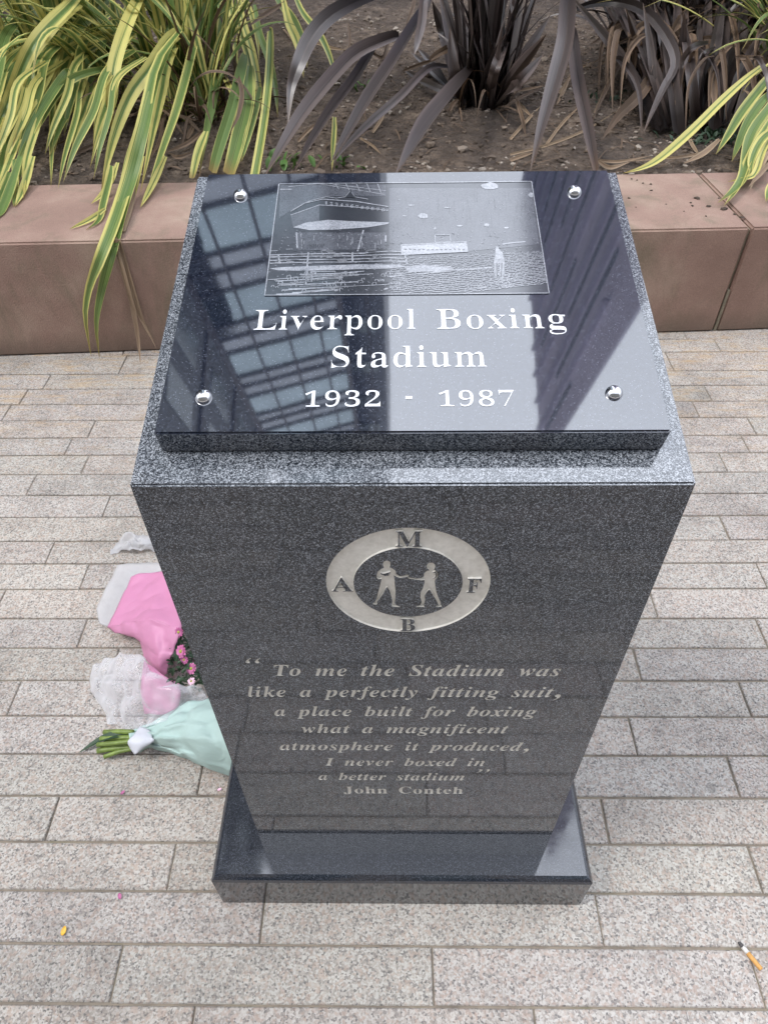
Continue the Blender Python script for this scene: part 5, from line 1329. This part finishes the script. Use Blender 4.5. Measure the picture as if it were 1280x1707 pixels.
for x, y, h, r, m_ in ((302, 1086, .115, .015, 'flower'), (307, 1100, .10, .010, 'flower'), (319, 1115, .10, .013, 'flower'), (298, 1054, .12, .012, 'flower'), (319, 1136, .10, .009, 'flower_pale'), (330, 1100, .08, .012, 'flower')):
    flower(x, y, h, r, (rl.uniform(-.4, .3), -.5 + rl.uniform(-.3, .3), .8), M[m_], pk)
sheet('cellophane', [[(171, 1099, .05), (205, 1094, .09), (238, 1094, .11), (258, 1120, .10), (296, 1143, .10), (336, 1150, .10)],
                     [(150, 1113, .02), (190, 1120, .085), (232, 1125, .11), (264, 1140, .105), (298, 1155, .10), (342, 1158, .10)],
                     [(153, 1150, .012), (188, 1152, .06), (228, 1155, .09), (265, 1164, .09), (300, 1168, .09), (342, 1168, .09)],
                     [(170, 1180, .008), (196, 1182, .035), (230, 1184, .06), (262, 1186, .07), (286, 1184, .07), (306, 1178, .07)],
                     [(184, 1213, .005), (204, 1216, .016), (226, 1216, .035), (244, 1213, .05), (264, 1206, .055), (284, 1196, .06)]], M['cellophane'], pk, 14, .0095, 15, .0004, 4)
sheet('cellophane', [[(240, 1100, .075), (262, 1118, .08), (300, 1142, .085)], [(235, 1150, .05), (262, 1160, .06), (300, 1166, .065)], [(240, 1190, .03), (262, 1192, .04), (290, 1190, .05)]], M['pink_paper'], pk, 6, .003, 20, .0005, 5)

# teal bouquet
tl = empty('flower_bouquet', at(280, 1230, 0))
tag(tl, 'bouquet in pale teal paper lying with its cut green stems to the left', 'bouquet')
sheet('teal_wrapper', [[(214, 1222, .030), (247, 1210, .035), (292, 1184, .06), (342, 1166, .085), (396, 1150, .10)],
                       [(214, 1230, .046), (247, 1222, .052), (292, 1206, .10), (342, 1196, .135), (396, 1188, .155)],
                       [(220, 1240, .046), (252, 1232, .052), (292, 1230, .10), (342, 1232, .135), (396, 1236, .155)],
                       [(226, 1252, .028), (257, 1243, .032), (297, 1256, .05), (346, 1272, .07), (388, 1284, .085)],
                       [(232, 1255, .012), (259, 1246, .012), (299, 1262, .014), (347, 1278, .02), (384, 1290, .03)]], M['teal_paper'], tl, 10, .0085, 13, .0008, 6, .011, 6, .35)
sheet('tape', [[(232, 1211, .047), (247, 1217, .051), (252, 1222, .05)], [(222, 1226, .057), (237, 1226, .061), (254, 1230, .06)], [(213, 1237, .055), (232, 1240, .060), (257, 1237, .058)], [(219, 1252, .036), (226, 1258, .042), (238, 1250, .045)]], M['white_tape'], tl, 6, .0015, 20, .0005, 7)
for x0, y0, x1, y1, h0 in ((174, 1221, 222, 1221, .036), (178, 1226, 222, 1222, .026), (168, 1232, 222, 1230, .03), (163, 1242, 222, 1236, .040), (170, 1243, 224, 1240, .024), (163, 1252, 222, 1246, .018), (174, 1262, 224, 1248, .022), (176, 1236, 222, 1234, .016)):
    a, b_ = at(x0, y0, h0 * .5), at(x1, y1, h0 + .004)
    mid = (a + b_) / 2 + Vector((0, rl.uniform(-.003, .003), rl.uniform(0, .004)))
    bm = bmesh.new()
    r = rl.uniform(.0042, .0062)
    if a.z < r: a.z = r + .001
    tube(bm, catmull([a, mid, b_], 8), [r * 1.08] + [r] * 8, 10)
    s_ = from_bm('stem', bm, M['stem'], tl, True)
B = Blades()
B.blade([at(222, 1224, .03), at(192, 1226, .03), at(165, 1235, .016), at(130, 1256, .004)], .017, n=14, base=.7)
B.done('leaf', M['ivy'], tl)

# ------------------------------------------------------------------ small litter
sc_ = sheet('plastic_scrap', [[(200, 897, .01), (218, 893, .03), (241, 890, .02), (270, 893, .01)], [(192, 908, .004), (212, 910, .02), (238, 905, .035), (268, 908, .02)], [(186, 924, .003), (205, 921, .01), (232, 918, .015), (262, 921, .006)]], M['tissue'], None, 10, .010, 30, .0004, 8, 0, 0, .8)
tag(sc_, 'crumpled scrap of white plastic film on the paving above the pink bouquet', 'litter')
cg = empty('cigarette_butt', at(1250, 1595, 0))
tag(cg, 'burnt down cigarette butt with orange filter lying on the pale paving', 'cigarette butt')
a, b_ = at(1269, 1617, .0045), at(1231, 1571, .0045)
L = lambda t: a + (b_ - a) * t
bm = bmesh.new(); tube(bm, [L(0), L(.05), L(.35), L(.62)], [.0036, .0041, .0041, .0040], 14); from_bm('filter', bm, M['filter'], cg, True)
bm = bmesh.new(); tube(bm, [L(.60), L(.72), L(.83)], [.0042, .0040, .0036], 14); from_bm('paper', bm, M['cig_paper'], cg, True)
bm = bmesh.new(); tube(bm, [L(.82), L(.9), L(.97), L(1)], [.0037, .0036, .0028, .0012], 12)
for v in bm.verts: v.co += noise.noise_vector(v.co * 300) * .0009
from_bm('burnt_tip', bm, M['ash'], cg, True)
def petal(px, size, m_, label, rz, nm='petal'):
    p = at(*px, .002)
    bm = bmesh.new()
    n = 6
    g = []
    for i in range(n + 1):
        t = i / n
        w_ = size * .32 * math.sin(math.pi * (.12 + .8 * t))
        g.append([bm.verts.new(p + Matrix.Rotation(rz, 3, 'Z') @ Vector((t * size - size / 2, s * w_, size * (.04 + .16 * s * s + .14 * t * t)))) for s in (-1, 0, 1)])
    for i in range(n):
        for k in range(2): bm.faces.new((g[i][k], g[i][k + 1], g[i + 1][k + 1], g[i + 1][k])).smooth = True
    tag(from_bm(nm, bm, m_), label, nm)
petal((107, 1553), .015, M['yellow_petal'], 'bright yellow petal on the paving at the bottom left', 1.45)
petal((205, 1322), .010, M['flower'], 'tiny pink petal in the paving joint below the teal bouquet', .8)
petal((200, 1495), .011, M['flower'], 'tiny pink petal left of the plinth corner on pale paving', 2.0)
petal((366, 1317), .009, M['flower_pale'], 'tiny pale pink petal beside the left plinth edge', .3)

# ------------------------------------------------------------------ buildings that close the square overhead
def bx_part(name, parent, m_, *dims, bev=0):
    bm = bmesh.new(); box(bm, *dims, bev); return from_bm(name, bm, m_, parent)
# glass office block beyond the bed: seen mirrored at the left of the plaque
P0 = Vector((-6.3, 12.0, 0)); fd = Vector((.9617, .2741, 0)); fn_ = Vector((.2741, -.9617, 0))
off = empty('office_building', P0 + fd * 2)
tag(off, 'office block with gridded blue grey glass wall mirrored at left on the plaque', 'building')
def fp(s, d, z): return P0 + fd * s + fn_ * d + Vector((0, 0, z))
def fbox(bm, s0, s1, d0, d1, z0, z1):
    vs = [bm.verts.new(fp(*p)) for p in ((s0, d1, z0), (s1, d1, z0), (s1, d0, z0), (s0, d0, z0), (s0, d1, z1), (s1, d1, z1), (s1, d0, z1), (s0, d0, z1))]
    for q in ((3, 2, 1, 0), (4, 5, 6, 7), (0, 1, 5, 4), (1, 2, 6, 5), (2, 3, 7, 6), (3, 0, 4, 7)): bm.faces.new([vs[i] for i in q])
SB = [0.0, 1.30, 2.53, 3.70, 4.53]
bm = bmesh.new(); fbox(bm, 0, 4.53, -8, -.12, 0, 58); from_bm('wall', bm, M['navy'], off)
zs = []
z = 3.2
while z < 56:
    zs.append(z); z += 3.72
for z in zs:
    for s0, s1 in zip(SB, SB[1:]):
        bm = bmesh.new()
        for z0, z1, tilt in ((z, z + .78, .0), (z + .84, z + 1.75, 0), (z + 1.82, z + 3.64, 0)):
            t = [rl.uniform(-.012, .012) for _ in range(4)]
            vs = [bm.verts.new(fp(s, -.06 + q, zz)) for (s, zz), q in zip(((s0 + .05, z0), (s1 - .05, z0), (s1 - .05, z1), (s0 + .05, z1)), t)]
            f = bm.faces.new(vs)
            f.material_index = 0 if z1 - z0 > 1.5 else 1
        from_bm('window', bm, [M['pane'], M['spandrel']], off)
for s, w_ in zip(SB, (.20, .035, .035, .035, .08)):
    bm = bmesh.new(); fbox(bm, s - w_, s + w_, -.1, .06, 0, 58); from_bm('mullion', bm, M['frame'], off)
for z in zs:
    bm = bmesh.new()
    for dz in (-.04, .81, 1.785): fbox(bm, .2, 4.45, -.09, .04, z + dz - .025, z + dz + .025)
    from_bm('transom', bm, M['frame'], off)
# dark tower behind it
tw = empty('tower', (-3, 17, 0))
tag(tw, 'tall navy tower mirrored as a dark band beside the sky strip on the plaque', 'building')
bx_part('wall', tw, M['navy'], -7, -.47, 16.2, 30, 0, 62)
for k in range(3):
    bx_part('pilaster', tw, M['frame'], -1.25 - k * 1.1, -1.1 - k * 1.1, 16.1, 16.2, 0, 61.5)
for k in range(14):
    bx_part('window_band', tw, M['dark_window'], -6.8, -.9, 16.13, 16.19, 4 + k * 4, 5.2 + k * 4)
# black clad block close on the left
bb = empty('apartment_building', (-9, 3, 0))
tag(bb, 'black clad block mirrored in the dark lower left corner of the plaque', 'building')
bx_part('wall', bb, M['black_clad'], -14, -5, 4.2, 9.43, 0, 26.5)
for k in range(7):
    bx_part('cornice', bb, M['frame'], -5, -4.94, 4.3, 9.35, 3.5 + k * 3.4, 3.62 + k * 3.4)
for k in range(7):
    for j in range(3):
        bx_part('window', bb, M['dark_window'], -5, -4.98, 4.6 + j * 1.6, 5.5 + j * 1.6, 4.3 + k * 3.4, 6.2 + k * 3.4)
# mauve block on the right
mb = empty('apartment_building', (9, 16, 0))
tag(mb, 'mauve grey block with tall dark window slots mirrored at the right of the plaque', 'building')
HT = 24.4
bm = bmesh.new()
ft = [(5.2, 8.0), (24, 36.6), (5.2, 36.6)]
lo = [bm.verts.new((*p, 0)) for p in ft]; hi = [bm.verts.new((*p, HT)) for p in ft]
bm.faces.new(lo[::-1]); bm.faces.new(hi)
for i in range(3): bm.faces.new((lo[i], lo[(i + 1) % 3], hi[(i + 1) % 3], hi[i]))
from_bm('wall', bm, M['mauve'], mb)
y = 8.9
k = 0
while y < 30:
    top = HT - 1.2 - (k % 3) * 1.9
    bot = top - 3.5 - (k * 37 % 5) * 1.5
    bx_part('window', mb, M['dark_window'], 5.17, 5.2, y, y + .17, bot, top)
    bx_part('fin', mb, M['fin'], 5.02, 5.2, y + .36, y + .46, bot - 4, HT - .3)
    y += 1.05; k += 1
# unseen block added behind the viewer to keep low sky light off front faces
rb = empty('office_building', (0, -16, 0))  # added unseen blocker, not one of the mirrored buildings
tag(rb, 'unseen pale stone block added across the square to hold back low sky light', 'building')
bx_part('wall', rb, M['blocker_stone'], -22, 22, -24, -11, 0, 19)  # body of the added blocker
for k in range(4):
    for j in range(14):
        bx_part('window', rb, M['dark_window'], -20 + j * 2.9, -18.4 + j * 2.9, -11, -10.97, 1.2 + k * 4, 3.9 + k * 4)  # window on the added blocker
